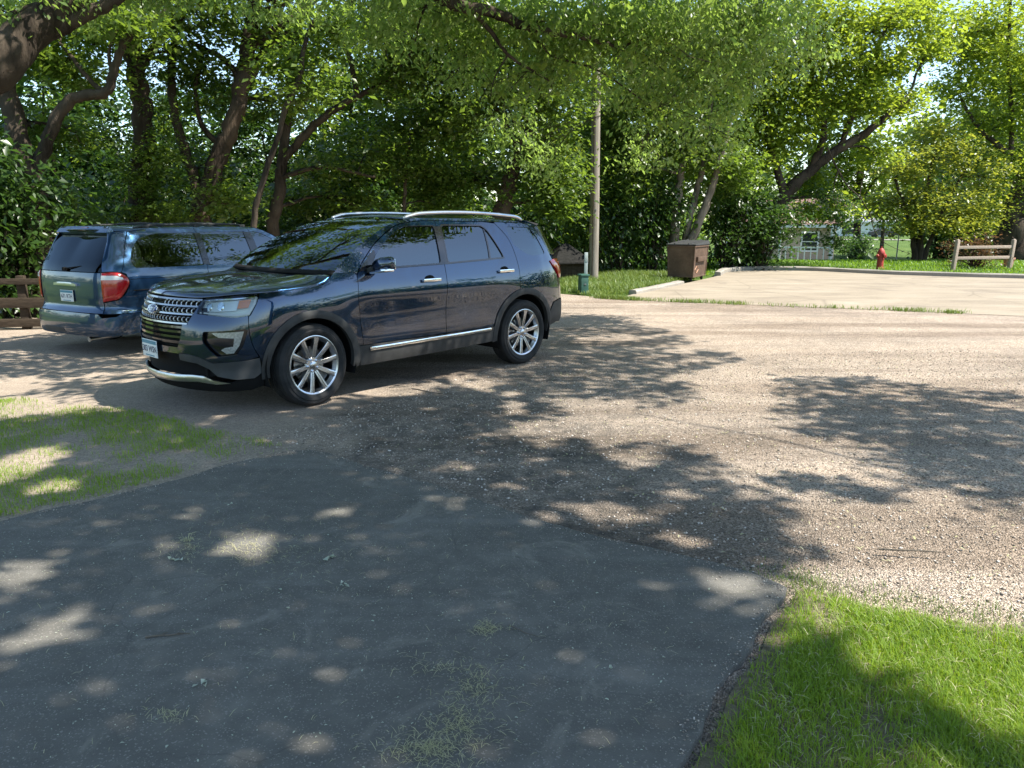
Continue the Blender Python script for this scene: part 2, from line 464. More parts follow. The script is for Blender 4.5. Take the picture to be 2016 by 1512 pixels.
# ------------------------------------------------------------------ ground
def ground_mats():
    t = NT('gravel'); v = t.obj()
    xy = t.n("SeparateXYZ", {0: v})
    vo = t.n("TexVoronoi", {"Vector": v, "Scale": 108.0, "Randomness": 1.0}); rnd = t.n("SeparateColor", {0: vo.outputs[1]}).outputs[0]
    vf = t.n("TexVoronoi", {"Vector": v, "Scale": 210.0}); rf = t.n("SeparateColor", {0: vf.outputs[1]}).outputs[0]
    stone = t.ramp(t.math('ADD', t.math('MULTIPLY', rnd, .7), t.math('MULTIPLY', rf, .3)),
                   [(.08, (.10, .085, .07)), (.3, (.30, .245, .195)), (.5, (.47, .39, .315)), (.72, (.62, .53, .44)), (.95, (.76, .68, .59))])
    edge = t.ramp(vo.outputs[0], [(.0, (1, 1, 1)), (.55, (.9, .9, .9)), (1.0, (.35, .35, .35))])
    stone = t.mix(.8, stone, edge, 'MULTIPLY')
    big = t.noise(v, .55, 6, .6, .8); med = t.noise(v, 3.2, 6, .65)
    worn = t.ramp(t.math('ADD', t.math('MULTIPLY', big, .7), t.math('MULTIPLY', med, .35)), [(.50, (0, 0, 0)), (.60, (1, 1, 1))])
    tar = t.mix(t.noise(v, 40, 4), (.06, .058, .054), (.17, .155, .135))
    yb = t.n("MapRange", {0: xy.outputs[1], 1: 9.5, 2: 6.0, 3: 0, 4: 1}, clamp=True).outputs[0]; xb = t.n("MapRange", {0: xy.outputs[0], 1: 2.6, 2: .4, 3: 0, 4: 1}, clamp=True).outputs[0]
    old = t.math('ADD', t.math('MULTIPLY', t.math('MULTIPLY', yb, xb), .85), t.math('MULTIPLY', worn, .30), True)  # old tarry ground; its colour also deepens the shade between SUV and asphalt
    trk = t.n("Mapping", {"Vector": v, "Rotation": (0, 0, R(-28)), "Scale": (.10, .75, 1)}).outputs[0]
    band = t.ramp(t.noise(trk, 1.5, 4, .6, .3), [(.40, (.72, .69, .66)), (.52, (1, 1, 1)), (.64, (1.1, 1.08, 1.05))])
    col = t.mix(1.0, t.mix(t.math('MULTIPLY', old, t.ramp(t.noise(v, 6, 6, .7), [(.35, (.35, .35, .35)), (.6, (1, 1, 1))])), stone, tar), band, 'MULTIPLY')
    # fine dirt: beside the asphalt and on the left, under the trees
    mpx = t.n("MapRange", {0: xy.outputs[0], 1: -.6, 2: -2.3, 3: 0, 4: 1}, clamp=True).outputs[0]
    dn = t.math('ADD', mpx, t.math('MULTIPLY', t.math('SUBTRACT', big, .5), 1.6))
    dmask = t.ramp(dn, [(.45, (0, 0, 0)), (.75, (1, 1, 1))])
    soil = t.ramp(t.noise(v, 22, 8, .75), [(.25, (.15, .125, .10)), (.5, (.27, .225, .18)), (.75, (.38, .33, .27))])
    soil = t.mix(t.math('MULTIPLY', rnd, .35), soil, stone)
    col = t.mix(t.math('MULTIPLY', dmask, .8), col, soil)
    tint = t.ramp(t.noise(v, .9, 3), [(.35, (.92, .88, .84)), (.65, (1.06, 1.02, .98))])
    col = t.mix(1.0, col, tint, 'MULTIPLY')
    hgt = t.math('ADD', t.math('MULTIPLY', t.math('SUBTRACT', 1.0, vo.outputs[0]), t.math('SUBTRACT', 1.15, dmask)), t.math('MULTIPLY', t.noise(v, 120, 3), .4))
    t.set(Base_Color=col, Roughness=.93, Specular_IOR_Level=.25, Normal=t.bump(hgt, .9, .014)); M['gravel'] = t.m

    t = NT('asphalt'); v = t.obj(); n1 = t.noise(v, 1.1, 5, .6, .4); n2 = t.noise(v, 160, 3, .7); n3 = t.noise(v, 9, 5)
    gr = t.n("TexVoronoi", {"Vector": v, "Scale": 210.0}); gv = t.n("SeparateColor", {0: gr.outputs[1]}).outputs[0]
    base = t.ramp(t.math('ADD', t.math('MULTIPLY', n1, .55), t.math('MULTIPLY', n3, .45)), [(.34, (.088, .082, .070)), (.52, (.124, .116, .099)), (.70, (.185, .172, .147))])
    base = t.mix(t.ramp(gv, [(.0, (0, 0, 0)), (.9, (0, 0, 0)), (.96, (.5, .5, .5))]), base, (.36, .33, .29))
    base = t.mix(t.math('MULTIPLY', n2, .35), base, (.085, .083, .078))
    # faint tyre sweep marks and hairline cracks
    rot = t.n("Mapping", {"Vector": v, "Rotation": (0, 0, R(38)), "Scale": (.35, 3.2, 1)}).outputs[0]
    sw = t.ramp(t.noise(rot, 1.6, 4, .5, .2), [(.52, (0, 0, 0)), (.68, (1, 1, 1))])
    base = t.mix(t.math('MULTIPLY', sw, .22), base, (.245, .235, .215))
    ck = t.n("TexVoronoi", {"Vector": t.n("Mix", {6: v, 7: t.n("TexNoise", {"Vector": v, "Scale": 5.0}).outputs[1], 0: .12}, data_type='RGBA').outputs[2], "Scale": 1.3}, feature='DISTANCE_TO_EDGE').outputs[0]
    ckm = t.math('MULTIPLY', t.ramp(ck, [(.0, (1, 1, 1)), (.006, (0, 0, 0))]), t.ramp(n1, [(.48, (0, 0, 0)), (.56, (1, 1, 1))]))
    st_ = t.ramp(t.noise(v, 2.3, 6, .7, 1.2), [(.56, (0, 0, 0)), (.66, (1, 1, 1))]); base = t.mix(t.math('MULTIPLY', st_, .45), base, (.26, .235, .195))
    base = t.mix(t.math('MULTIPLY', ckm, .3), base, (.012, .013, .014))
    hh = t.math('ADD', t.math('MULTIPLY', gr.outputs[0], .8), t.math('MULTIPLY', n2, .6))
    t.set(Base_Color=base, Roughness=.86, Specular_IOR_Level=.35, Normal=t.bump(hh, .45, .006)); M['asphalt'] = t.m

    t = NT('old_pavement'); v = t.obj(); st = t.n("Mapping", {"Vector": v, "Rotation": (0, 0, R(35)), "Scale": (.5, 1.6, 1)}).outputs[0]
    a = t.noise(st, .9, 7, .65, .5); b = t.noise(v, 26, 5, .7)
    col = t.ramp(t.math('ADD', t.math('MULTIPLY', a, .6), t.math('MULTIPLY', b, .4)), [(.30, (.17, .14, .105)), (.5, (.265, .222, .165)), (.70, (.35, .30, .235))])
    jx = t.n("TexVoronoi", {"Vector": v, "Scale": .32}, feature='DISTANCE_TO_EDGE').outputs[0]
    col = t.mix(t.ramp(jx, [(.0, (.45, .45, .45)), (.010, (0, 0, 0))]), col, (.13, .11, .08))
    dk = t.ramp(t.noise(v, .5, 6, .7, 1.5), [(.50, (0, 0, 0)), (.66, (.5, .5, .5))]); col = t.mix(dk, col, (.15, .125, .10))
    t.set(Base_Color=col, Roughness=.95, Specular_IOR_Level=.2, Normal=t.bump(b, .4, .01)); M['pavement'] = t.m

    t = NT('lawn_soil'); v = t.obj(); a = t.noise(v, .45, 5, .6); b = t.noise(v, 14, 6, .7)
    g = t.ramp(t.math('ADD', t.math('MULTIPLY', a, .5), t.math('MULTIPLY', b, .5)), [(.3, (.035, .06, .014)), (.5, (.07, .115, .025)), (.7, (.13, .17, .045))])
    t.set(Base_Color=g, Roughness=1.0, Specular_IOR_Level=.1, Normal=t.bump(b, .8, .06)); M['lawn'] = t.m
    t = NT('turf_soil'); v = t.obj(); b = t.noise(v, 30, 6, .7)
    t.set(Base_Color=t.ramp(b, [(.3, (.10, .085, .055)), (.6, (.21, .18, .12)), (.8, (.30, .26, .18))]), Roughness=1.0, Specular_IOR_Level=.1, Normal=t.bump(b, .8, .03)); M['soil'] = t.m
    t = NT('kerb_concrete'); v = t.obj(); b = t.noise(v, 18, 6, .7); a = t.noise(v, 1.5, 4)
    t.set(Base_Color=t.ramp(t.math('ADD', t.math('MULTIPLY', a, .5), t.math('MULTIPLY', b, .5)), [(.3, (.19, .172, .145)), (.7, (.34, .312, .27))]), Roughness=.95, Specular_IOR_Level=.2, Normal=t.bump(b, .5, .012)); M['concrete'] = t.m

ground_mats()

def sheet_poly(name, poly, z, m, step=.25, rough=0.0, skirt=0.0, **k):
    """a flat sheet with an outline in plan, following the terrain; rough wobbles the outline, skirt gives it an edge"""
    q = []
    for p_ in densify(poly, step * .5):
        w = rough * np.array([math.sin(p_[0] * 9 + p_[1] * 7) + .5 * math.sin(p_[0] * 31 - p_[1] * 23), math.cos(p_[1] * 11 + p_[0] * 5) + .5 * math.sin(p_[1] * 27 + p_[0] * 33)])
        q.append(np.array(p_) + w)
    A = np.array(q); lo, hi = A.min(0), A.max(0); st = max(step, (hi - lo).max() / 90)
    gx, gy = np.meshgrid(np.arange(lo[0], hi[0], st), np.arange(lo[1], hi[1], st)); g = np.c_[gx.ravel(), gy.ravel()]
    g = g[in_poly(g, A) & (edge_dist(g, A) > st * .4)] if len(g) else g
    n = len(q); v2, e2, f2, ov, _, _ = delaunay_2d_cdt([Vector(p_) for p_ in q] + [Vector(p_) for p_ in g], [(i, (i + 1) % n) for i in range(n)], [], 0, 1e-6)
    v2 = np.array([tuple(v) for v in v2]); f2 = np.array([tuple(f) for f in f2]); f2 = f2[in_poly(v2[f2].mean(1), A)]
    zz = tz(v2[:, 0], v2[:, 1]) + z; V = np.c_[v2, zz]; F = [tuple(f) for f in f2]
    if skirt:
        idx = {o: i for i, os_ in enumerate(ov) for o in os_}; nv = len(V); V = np.vstack([V, V - [0, 0, skirt]])
        # the edge of the slab falls away over a few centimetres
        c = A.mean(0)
        for i in range(n):
            a, b = idx[i], idx[(i + 1) % n]; F.append((b, a, nv + a, nv + b))
    me = bpy.data.meshes.new(name); me.from_pydata([tuple(v) for v in V], [], F); me.update()
    bm = bmesh.new(); bm.from_mesh(me); bmesh.ops.recalc_face_normals(bm, faces=bm.faces); bm.to_mesh(me); bm.free()
    up = sum(p.normal.z for p in me.polygons[:50])
    if up < 0: me.flip_normals()
    o = link(name, me, m); return tag(o, **k)

# base ground: one sheet to the horizon, finer near the camera
def axis(lim, near, s1, s2):
    a = [0.0]; d = s1
    while a[-1] < lim:
        a.append(a[-1] + d)
        if a[-1] > near: d *= 1.25
    return np.array(sorted([-v for v in a[1:]] + a))
gx, gy = axis(900, 30, .8, 1), axis(900, 55, .8, 1)
X, Y = np.meshgrid(gx, gy); nx, ny = len(gx), len(gy)
V = np.c_[X.ravel(), Y.ravel(), tz(X.ravel(), Y.ravel()) - .03]
i, j = np.meshgrid(np.arange(nx - 1), np.arange(ny - 1)); a = (j * nx + i).ravel()
L = np.c_[a, a + 1, a + nx + 1, a + nx].ravel()
tag(link("ground", mesh_np("ground", V, L, np.full(len(a), 4)), M['lawn']), kind="structure")
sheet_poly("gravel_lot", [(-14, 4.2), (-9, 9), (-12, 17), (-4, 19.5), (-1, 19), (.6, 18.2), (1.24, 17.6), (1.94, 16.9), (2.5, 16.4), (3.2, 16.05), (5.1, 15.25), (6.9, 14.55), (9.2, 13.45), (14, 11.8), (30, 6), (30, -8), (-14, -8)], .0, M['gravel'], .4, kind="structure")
sheet_poly("paved_lot", [(1.91, 16.66), (2.5, 17.0), (2.88, 17.7), (4.0, 19.5), (4.96, 21.1), (5.6, 22.2), (6.3, 23.4), (7.2, 25.4), (8.6, 26.3), (10.3, 25.8), (12.2, 23.95), (15, 22.45), (18.2, 20.9), (30, 15), (30, 5.9), (14, 11.75), (9.2, 13.4), (6.9, 14.5), (5.1, 15.2), (3.2, 16.0), (2.5, 16.35)], .006, M['pavement'], .5, kind="structure")
ASPH = [(-3.36, 3.28), (-2.87, 3.98), (-2.59, 4.24), (-2.28, 4.54), (-2.03, 4.89), (-1.83, 5.13), (-1.66, 5.27), (-1.48, 5.31), (-1.31, 5.23), (-1.0, 4.93), (-.51, 4.59), (-.21, 4.32), (.12, 4.01), (.41, 3.79), (.71, 3.61), (.98, 3.45), (1.18, 3.30), (1.25, 3.19), (1.17, 3.04), (.97, 2.75), (.79, 2.48), (.66, 2.28), (.53, 2.05), (.34, 1.70), (-.56, .3), (-1.5, -2), (-9, -2), (-9, 1), (-5, 2.2)]
sheet_poly("asphalt_driveway", ASPH, .028, M['asphalt'], .06, .011, .03, kind="structure")
LAWN_R = [(1.33, 3.22), (1.46, 3.16), (1.56, 3.07), (1.71, 3.02), (1.92, 2.92), (2.14, 2.87), (2.78, 2.68), (4.6, 2.2), (5, -1), (.6, .2), (.42, 1.75), (.56, 2.05), (.71, 2.28), (.85, 2.51), (1.04, 2.79), (1.21, 3.04)]
sheet_poly("grass_bed", LAWN_R, .010, M['soil'], .15, .01, kind="structure")

# kerb stones along the far edge of the lot
def kerb(name, path, w, h_):
    p_ = np.array(catmull(path, 6)); t = np.gradient(p_, axis=0); t /= np.linalg.norm(t, axis=1)[:, None]; n = np.c_[-t[:, 1], t[:, 0]]
    sec = [(-w / 2, -.05), (-w / 2, h_ - .03), (-w / 2 + .03, h_), (w / 2 - .02, h_), (w / 2, -.05)]; vs, fs = [], []
    for k in range(len(p_)):
        z0 = float(tz(*p_[k]))
        for a_, b_ in sec: vs.append((*(p_[k] + n[k] * a_), z0 + b_ + (rng.normal(0, .006) if b_ > 0 else 0)))
    for k in range(len(p_) - 1):
        for c in range(4): fs.append((k * 5 + c, k * 5 + c + 1, (k + 1) * 5 + c + 1, (k + 1) * 5 + c))
    fs += [(0, 1, 2, 3, 4), tuple(len(vs) - 5 + c for c in range(5))]
    b = MB(); b.add(vs, fs); return tag(b.build(name, M['concrete'], None, 30), kind="structure")
kerb("kerb", [(2.80, 17.62), (3.4, 18.6), (4.0, 19.58), (4.55, 20.5)], .20, .09)
kerb("kerb", [(6.35, 23.55), (7.2, 25.5), (8.6, 26.42), (10.3, 25.95), (12.2, 24.05), (15, 22.55), (18.2, 21.0), (24, 18.2)], .20, .13)

# loose stones on the gravel
def scatter_poly(poly, n):
    A = np.array(poly); lo, hi = A.min(0), A.max(0); out = np.zeros((0, 2))
    while len(out) < n:
        q = rng.uniform(lo, hi, (n * 2, 2)); out = np.vstack([out, q[in_poly(q, A)]])
    return out[:n]
def stones(n, poly, smin, smax, name, label_kind, pts=None):
    p_ = scatter_poly(poly, n) if pts is None else pts; s_ = rng.uniform(smin, smax, n) * rng.uniform(.6, 1, n)
    oct_ = np.array([(1, 0, 0), (0, 1, 0), (-1, 0, 0), (0, -1, 0), (0, 0, .7), (0, 0, -.7)]); F8 = np.array([(0, 1, 4), (1, 2, 4), (2, 3, 4), (3, 0, 4), (1, 0, 5), (2, 1, 5), (3, 2, 5), (0, 3, 5)])
    sc = s_[:, None, None] * rng.uniform(.6, 1.4, (n, 1, 3)); v = oct_[None] * sc * rng.uniform(.8, 1.2, (n, 6, 1)); a = rng.uniform(0, 6.28, n); ca, sa = np.cos(a)[:, None], np.sin(a)[:, None]
    x = v[..., 0] * ca - v[..., 1] * sa; y = v[..., 0] * sa + v[..., 1] * ca
    V = np.stack([x + p_[:, :1], y + p_[:, 1:2], v[..., 2] + (p_[:, 2:3] if p_.shape[1] > 2 else 0) + (s_ * .35)[:, None]], -1).reshape(-1, 3)
    L = (F8[None] + (np.arange(n) * 6)[:, None, None]).ravel()
    t = NT('loose_stone'); r_ = t.n("NewGeometry").outputs["Random Per Island"]
    t.set(Base_Color=t.ramp(r_, [(.0, (.10, .085, .07)), (.35, (.28, .23, .18)), (.7, (.45, .38, .31)), (1, (.62, .56, .49))]), Roughness=.9)
    o = link(name, mesh_np(name, V, L, np.full(n * 8, 3), False), t.m); tag(o, kind=label_kind); return o
stones(26000, [(-2.2, 5.5), (-1.2, 5.35), (-.4, 4.62), (.5, 3.85), (1.2, 3.35), (1.35, 3.25), (2.2, 2.95), (4.5, 2.4), (8, 6), (6, 10), (0, 9), (-1.2, 7)], .004, .011, "loose_gravel", "stuff")
q = scatter_poly(ASPH[:23], 60000); q = q[(q[:, 1] > 1.5) & (edge_dist(q, np.array(ASPH)) < rng.exponential(.035, len(q)))][:1700]
stones(len(q), None, .0015, .0055, "spilled_grit", "stuff", np.c_[q, np.full(len(q), .029)])

# ------------------------------------------------------------------ grass
def blades(name, pts, hmin, hmax, width, mat_, z=0.0, lean=.55, clump=None, **k):
    n = len(pts); hh = rng.uniform(hmin, hmax, n) * (clump if clump is not None else 1.0)
    az = rng.uniform(0, 6.283, n); d = np.c_[np.cos(az), np.sin(az)]; sd = np.c_[-d[:, 1], d[:, 0]]; ln = hh * np.abs(rng.normal(0, lean, n)); w = width * rng.uniform(.6, 1.3, n)
    z0 = tz(pts[:, 0], pts[:, 1]) + z; tw = rng.uniform(-.6, .6, n)
    def ring(f, wf, zf):
        c = pts + d * (ln * f)[:, None]; off = (sd * np.cos(tw * f)[:, None] + d * np.sin(tw * f)[:, None]) * (w * wf / 2)[:, None]
        zz = (z0 + hh * zf)[:, None]; return np.hstack([c - off, zz]), np.hstack([c + off, zz])
    a0, a1 = ring(0, 1, -.02); b0, b1 = ring(.32, .85, .55); c0, c1 = ring(1, .12, .95)
    V = np.stack([a0, a1, b0, b1, c0, c1], 1).reshape(-1, 3)
    q = np.array([0, 1, 3, 2, 2, 3, 5, 4]); L = (q[None] + (np.arange(n) * 6)[:, None]).ravel()
    o = link(name, mesh_np(name, V, L, np.full(n * 2, 4)), mat_); return tag(o, kind="stuff", **k)

M['grass'] = leaf_mat('grass_blade', [(.1, (.055, .13, .010)), (.45, (.105, .22, .016)), (.75, (.17, .29, .025)), (.95, (.34, .34, .09))], (.34, .52, .02), .42, .5)
M['grass_dry'] = leaf_mat('grass_blade_pale', [(.1, (.06, .12, .02)), (.5, (.12, .19, .035)), (.8, (.22, .25, .06)), (.95, (.36, .32, .14))], (.28, .36, .05), .38, .5)
M['lawn_blade'] = leaf_mat('lawn_blade', [(.1, (.09, .17, .012)), (.45, (.17, .29, .020)), (.75, (.26, .37, .032)), (.95, (.46, .43, .15))], (.52, .64, .04), .46, .55)
def field(p_, sc, seed):
    """smooth random value 0..1 used to make patches"""
    r_ = np.random.default_rng(seed); v = np.zeros(len(p_)); tot = 0
    for o_ in range(3):
        for _ in range(5):
            k = r_.normal(0, sc * 1.8**o_, 2); v += np.sin(p_ @ k + r_.uniform(0, 6.28)) * .6**o_; tot += .5 * .36**o_
    return .5 + .5 * np.tanh(v / math.sqrt(tot) / 1.4)
q = scatter_poly(LAWN_R[:8] + [(4.4, 1.2), (.5, 1.3)] + LAWN_R[10:], 170000)
ed = edge_dist(q, np.array(LAWN_R)); keep = rng.uniform(0, 1, len(q)) < np.clip(.2 + ed / .16, 0, 1) * np.clip(field(q, 4, 3) * 1.7 - .05, .12, 1)
q = q[keep]; ed = ed[keep]
blades("lawn_grass", q, .022, .056, .0029, M['lawn_blade'], .008, .85, np.clip(.5 + ed / .25, .5, 1))
GL = [(-6.9, 6.6), (-5.2, 7.4), (-4.9, 7.45), (-4.25, 6.8), (-3.4, 6.62), (-2.6, 6.1), (-1.9, 5.65), (-1.62, 5.40), (-1.9, 5.2), (-2.35, 4.66), (-2.64, 4.3), (-2.92, 4.05), (-3.6, 3.3), (-6, 2.9), (-8, 5)]
q = scatter_poly(GL, 95000); f = field(q, 2.1, 8); edg = edge_dist(q, np.array(GL))
wst = ss(-1.6, -4.6, q[:, 0])
q = q[(rng.uniform(0, 1, len(q)) < (.05 + .95 * ss(.26 - .30 * wst, .68 - .30 * wst, f)) * .8) & (edg > .03 * rng.uniform(0, 2, len(q)))]
blades("patchy_grass", q, .018, .042, .0036, M['lawn_blade'], .004, .8)
# ragged fringe where gravel meets lawn and along the asphalt edge
q = np.vstack([np.array([(1.33, 3.24), (1.56, 3.1)])[0] + rng.normal(0, .12, (500, 2)), np.c_[rng.uniform(1.3, 4.2, 2500), np.zeros(2500)]])
q[500:, 1] = np.interp(q[500:, 0], [1.33, 1.71, 2.14, 2.78, 4.6], [3.22, 3.02, 2.87, 2.68, 2.2]) + np.abs(rng.normal(0, .10, 2500))
blades("thin_grass_fringe", q, .012, .034, .003, M['grass_dry'], .004, .9)
# weed strip in the seam between gravel and old pavement, verge by the pole, far lawn
sp_ = np.array([(1.95, 16.75), (2.5, 16.35), (3.17, 16.02), (5.08, 15.22), (6.82, 14.50), (8.3, 13.85)]); u = rng.uniform(0, 1, 5200)**1.3
q = np.c_[np.interp(u, np.linspace(0, 1, 6), sp_[:, 0]), np.interp(u, np.linspace(0, 1, 6), sp_[:, 1])] + rng.normal(0, .085, (5200, 2)); f = field(q, 1.2, 4)
q = q[rng.uniform(0, 1, len(q)) < ss(.2, .6, f) + .15]
blades("seam_weeds", q, .03, .10, .012, M['grass_dry'], .004, .8)
VERGE = [(.2, 19.2), (1.24, 18.0), (1.94, 17.0), (2.6, 17.5), (3.9, 19.7), (4.9, 21.5), (5.8, 23), (4.5, 25), (-.5, 25), (-1, 21)]
q = scatter_poly(VERGE, 26000); blades("verge_grass", q, .06, .17, .017, M['grass_dry'], 0, .8, .55 + .9 * field(q, 1.1, 9))
FAR = [(5.6, 23), (6.3, 23.9), (7.1, 25.8), (8.6, 26.6), (10.4, 26.1), (12.3, 24.3), (15, 22.8), (18.2, 21.3), (28, 17), (34, 40), (8, 40), (4, 28)]
q = scatter_poly(FAR, 42000); blades("far_lawn_grass", q, .05, .12, .028, M['grass'], 0, .8, .6 + .7 * field(q, .6, 12))
# ------------------------------------------------------------------ trees and bushes
GR = [(.06, (.028, .055, .012)), (.35, (.055, .100, .020)), (.65, (.090, .145, .030)), (.95, (.16, .205, .055))]
M['leaf_green'] = leaf_mat('maple_leaf', GR, (.30, .44, .03), .5)
M['leaf_over'] = leaf_mat('overhanging_leaf', [(.06, (.055, .10, .026)), (.5, (.115, .185, .048)), (.95, (.24, .31, .11))], (.45, .63, .09), .58)
M['leaf_dark'] = leaf_mat('shade_leaf', [(.06, (.016, .038, .010)), (.5, (.030, .066, .014)), (.95, (.06, .11, .022))], (.12, .24, .025), .40)  # darker copy of the leaf colours, shade put into the foliage itself
M['leaf_bright'] = leaf_mat('bright_leaf', [(.06, (.075, .125, .014)), (.5, (.14, .215, .024)), (.95, (.25, .31, .045))], (.52, .62, .04), .52)
M['leaf_yellow'] = leaf_mat('yellow_leaf', [(.06, (.09, .14, .02)), (.45, (.16, .215, .03)), (.8, (.25, .28, .045)), (.97, (.38, .28, .06))], (.50, .50, .04), .5)
M['leaf_red'] = leaf_mat('red_leaf', [(.06, (.05, .03, .02)), (.5, (.10, .05, .03)), (.95, (.13, .14, .04))], (.25, .12, .04), .4)
M['bark'] = bark_mat('grey_brown_bark', (.012, .009, .007), (.066, .051, .038))
M['bark_warm'] = bark_mat('warm_bark', (.013, .010, .007), (.072, .053, .038))
M['bark_pale'] = bark_mat('pale_bark', (.06, .05, .04), (.19, .16, .125))
NLEAF = [0]

def leaf_mesh(name, pos, size, outward=None, droop=.45, narrow=.55):
    n = len(pos); NLEAF[0] += n
    l = size * np.exp(rng.normal(-.03, .33, n))[:, None]; a = rng.uniform(0, 6.283, n)
    d = np.c_[np.cos(a), np.sin(a), rng.normal(-droop, .35, n)]
    if outward is not None: d[:, :2] += outward[:, :2] * .5
    d /= np.linalg.norm(d, axis=1)[:, None]
    up = np.c_[rng.normal(0, .45, n), rng.normal(0, .45, n), np.ones(n)]; sd = np.cross(d, up); sd /= np.linalg.norm(sd, axis=1)[:, None] + 1e-9; nr = np.cross(sd, d)
    V = np.stack([pos, pos + d * l * .48 + sd * l * narrow * .5 + nr * l * .08, pos + d * l, pos + d * l * .48 - sd * l * narrow * .5 + nr * l * .08], 1).reshape(-1, 3)
    q = np.array([0, 1, 2, 0, 2, 3]); L = (q[None] + (np.arange(n) * 4)[:, None]).ravel()
    return mesh_np(name, V, L, np.full(n * 2, 3), True)

def clump_points(c, r, n, per=42, spread=.26, hollow=2.0):
    """leaf places: sprays of leaves round twig ends that fill an uneven ellipsoid"""
    k = max(1, int(n / per)); u = rng.normal(0, 1, (k, 3)); u /= np.linalg.norm(u, axis=1)[:, None]
    rad = rng.uniform(0.05, 1, k)**(1 / hollow); lump = 1 + .22 * np.sin(u[:, 0] * 5 + c[0]) * np.cos(u[:, 1] * 4 + c[1]) + .12 * np.sin(u[:, 2] * 7)
    cen = np.asarray(c) + u * (rad * lump)[:, None] * np.asarray(r)
    sz = rng.uniform(.5, 1.5, k)
    p_ = np.repeat(cen, per, 0) + rng.normal(0, 1, (k * per, 3)) * np.repeat(sz, per)[:, None] * np.array([spread, spread, spread * .5])
    return p_, cen

def make_tree(name, label, cat, trunks, clumps, leaf, bark, size=.10, group=None, branches=4, per=42, spread=.26, droop=.45, base=None, extra=None, twigs=True, narrow=.55, hollow=2.0):
    b0 = np.array(base if base is not None else trunks[0][0][0], float)
    root = empty(name, tuple(b0), 0, label=label, cat=cat, group=group)
    mb = MB(); allp = []
    for pts, rad in trunks:
        pts = np.asarray(pts, float); r0, r1 = rad; k = max(6, len(pts) * 4); sm = catmull(pts, 5); rr = np.linspace(r0, r1, len(sm))
        if pts[0][2] < 1.0 and r0 > .08: rr = rr * (1 + .5 * np.exp(-np.linspace(0, 8, len(sm))))
        sm = sm + rng.normal(0, r0 * .10, sm.shape)
        mb.tube(sm, rr, 10 if r0 > .12 else 7, jit=.10); allp += [(q, r) for q, r in zip(sm, rr)]
    tp = np.array([q for q, _ in allp]); tr = np.array([r for _, r in allp]); leaves = []
    for (c, r, n) in clumps:
        c = np.asarray(c, float); p_, cen = clump_points(c, r, n, per, spread, hollow); leaves.append(p_)
        dist = np.linalg.norm(tp - c, axis=1) + np.maximum(0, tp[:, 2] - c[2]) * 1.5; s = int(np.argmin(dist))
        hub = bend(tp[s], c, 6, .14, .06); rb = min(tr[s] * .55, .012 + .011 * np.linalg.norm(c - tp[s]) + .02); mb.tube(hub, np.linspace(rb, rb * .5, 6), 6, jit=.08)
        if twigs:
            pick = cen[rng.choice(len(cen), min(len(cen), branches), replace=False)]
            for q in pick:
                st = hub[rng.integers(2, 6)]; mb.tube(bend(st, q, 5, .16, .03), np.linspace(rb * .42, .006, 5), 5)
    mb.build("trunk", bark, root, 60, tuple(b0)).location = (0, 0, 0)
    L = np.concatenate(leaves) - b0 if leaves else None
    if L is not None: link("crown", leaf_mesh("crown", L, size, None, droop, narrow), leaf, root)
    for nm, pts_, sz_, lm in (extra or []): link(nm, leaf_mesh(nm, pts_ - b0, sz_), lm, root)
    return root

def C(px, py, Y, rx, ry, rz, n): return (P(px, py, Y), (rx, ry, rz), n)
def tops(px, Y, w, n, z0=7.2):
    """the upper crown of a tree, above the top edge of the picture"""
    x = P(px, 0, Y)[0]; out = []
    for k in range(4): out.append(clump_points((x + rng.uniform(-w, w) * .7, Y + rng.uniform(-w, w) * .5, z0 + rng.uniform(.2, 3.2)), (w * .8, w * .8, 1.2), n / 9, 30, .4)[0])
    return [("crown", np.concatenate(out), .2, M['leaf_green'])]
def path(Y, *pp): return [P(q[0], q[1], q[2] if len(q) > 2 else Y) for q in pp]
def rooted(pts):
    p0 = np.array(pts[0], float); g = float(tz(p0[0], p0[1])); q = p0 + (p0 - np.array(pts[1])) * 0.0; q[2] = g - .1
    d = np.array(pts[1]) - p0; q[:2] -= d[:2] / (abs(d[2]) + .3) * max(0, p0[2] - g) * .4
    return [q] + list(pts)

# --- the big old tree left of the picture, its limbs reach over the cars
oldt = [([(-10.2, 8.6, -.2), (-9.8, 8.7, 1.2), (-9.0, 8.9, 2.4), P(-60, 150, 9.1), P(30, 85, 9.3), P(110, 20, 9.6), P(205, -70, 10), P(330, -200, 10.4)], (.36, .12)),
        ([P(95, 62, 9.5), P(150, 35, 9.6), P(215, 5, 9.7), P(260, -30, 9.8)], (.10, .06)),
        ([P(215, -60, 10), P(480, -190, 10.2), P(700, -110, 10.2), P(890, 2, 10.3), P(985, 28, 10.4), P(1070, 62, 10.6), P(1150, 74, 10.8), P(1220, 95, 11)], (.13, .02)),
        ([P(920, 12, 10.3), P(965, 60, 10.5), P(1000, 108, 10.7), P(1050, 140, 11), P(1090, 165, 11.2)], (.035, .010)),
        ([P(985, 28, 10.4), P(1040, 60, 10.8), P(1090, 110, 11.2), P(1180, 140, 11.6), P(1290, 215, 12)], (.03, .008)),
        ([P(855, -20, 10.2), P(830, 30, 10.4), P(818, 80, 10.5)], (.022, .008)), ([P(1000, 108, 10.7), P(975, 150, 10.8), P(965, 190, 10.9)], (.012, .005))]
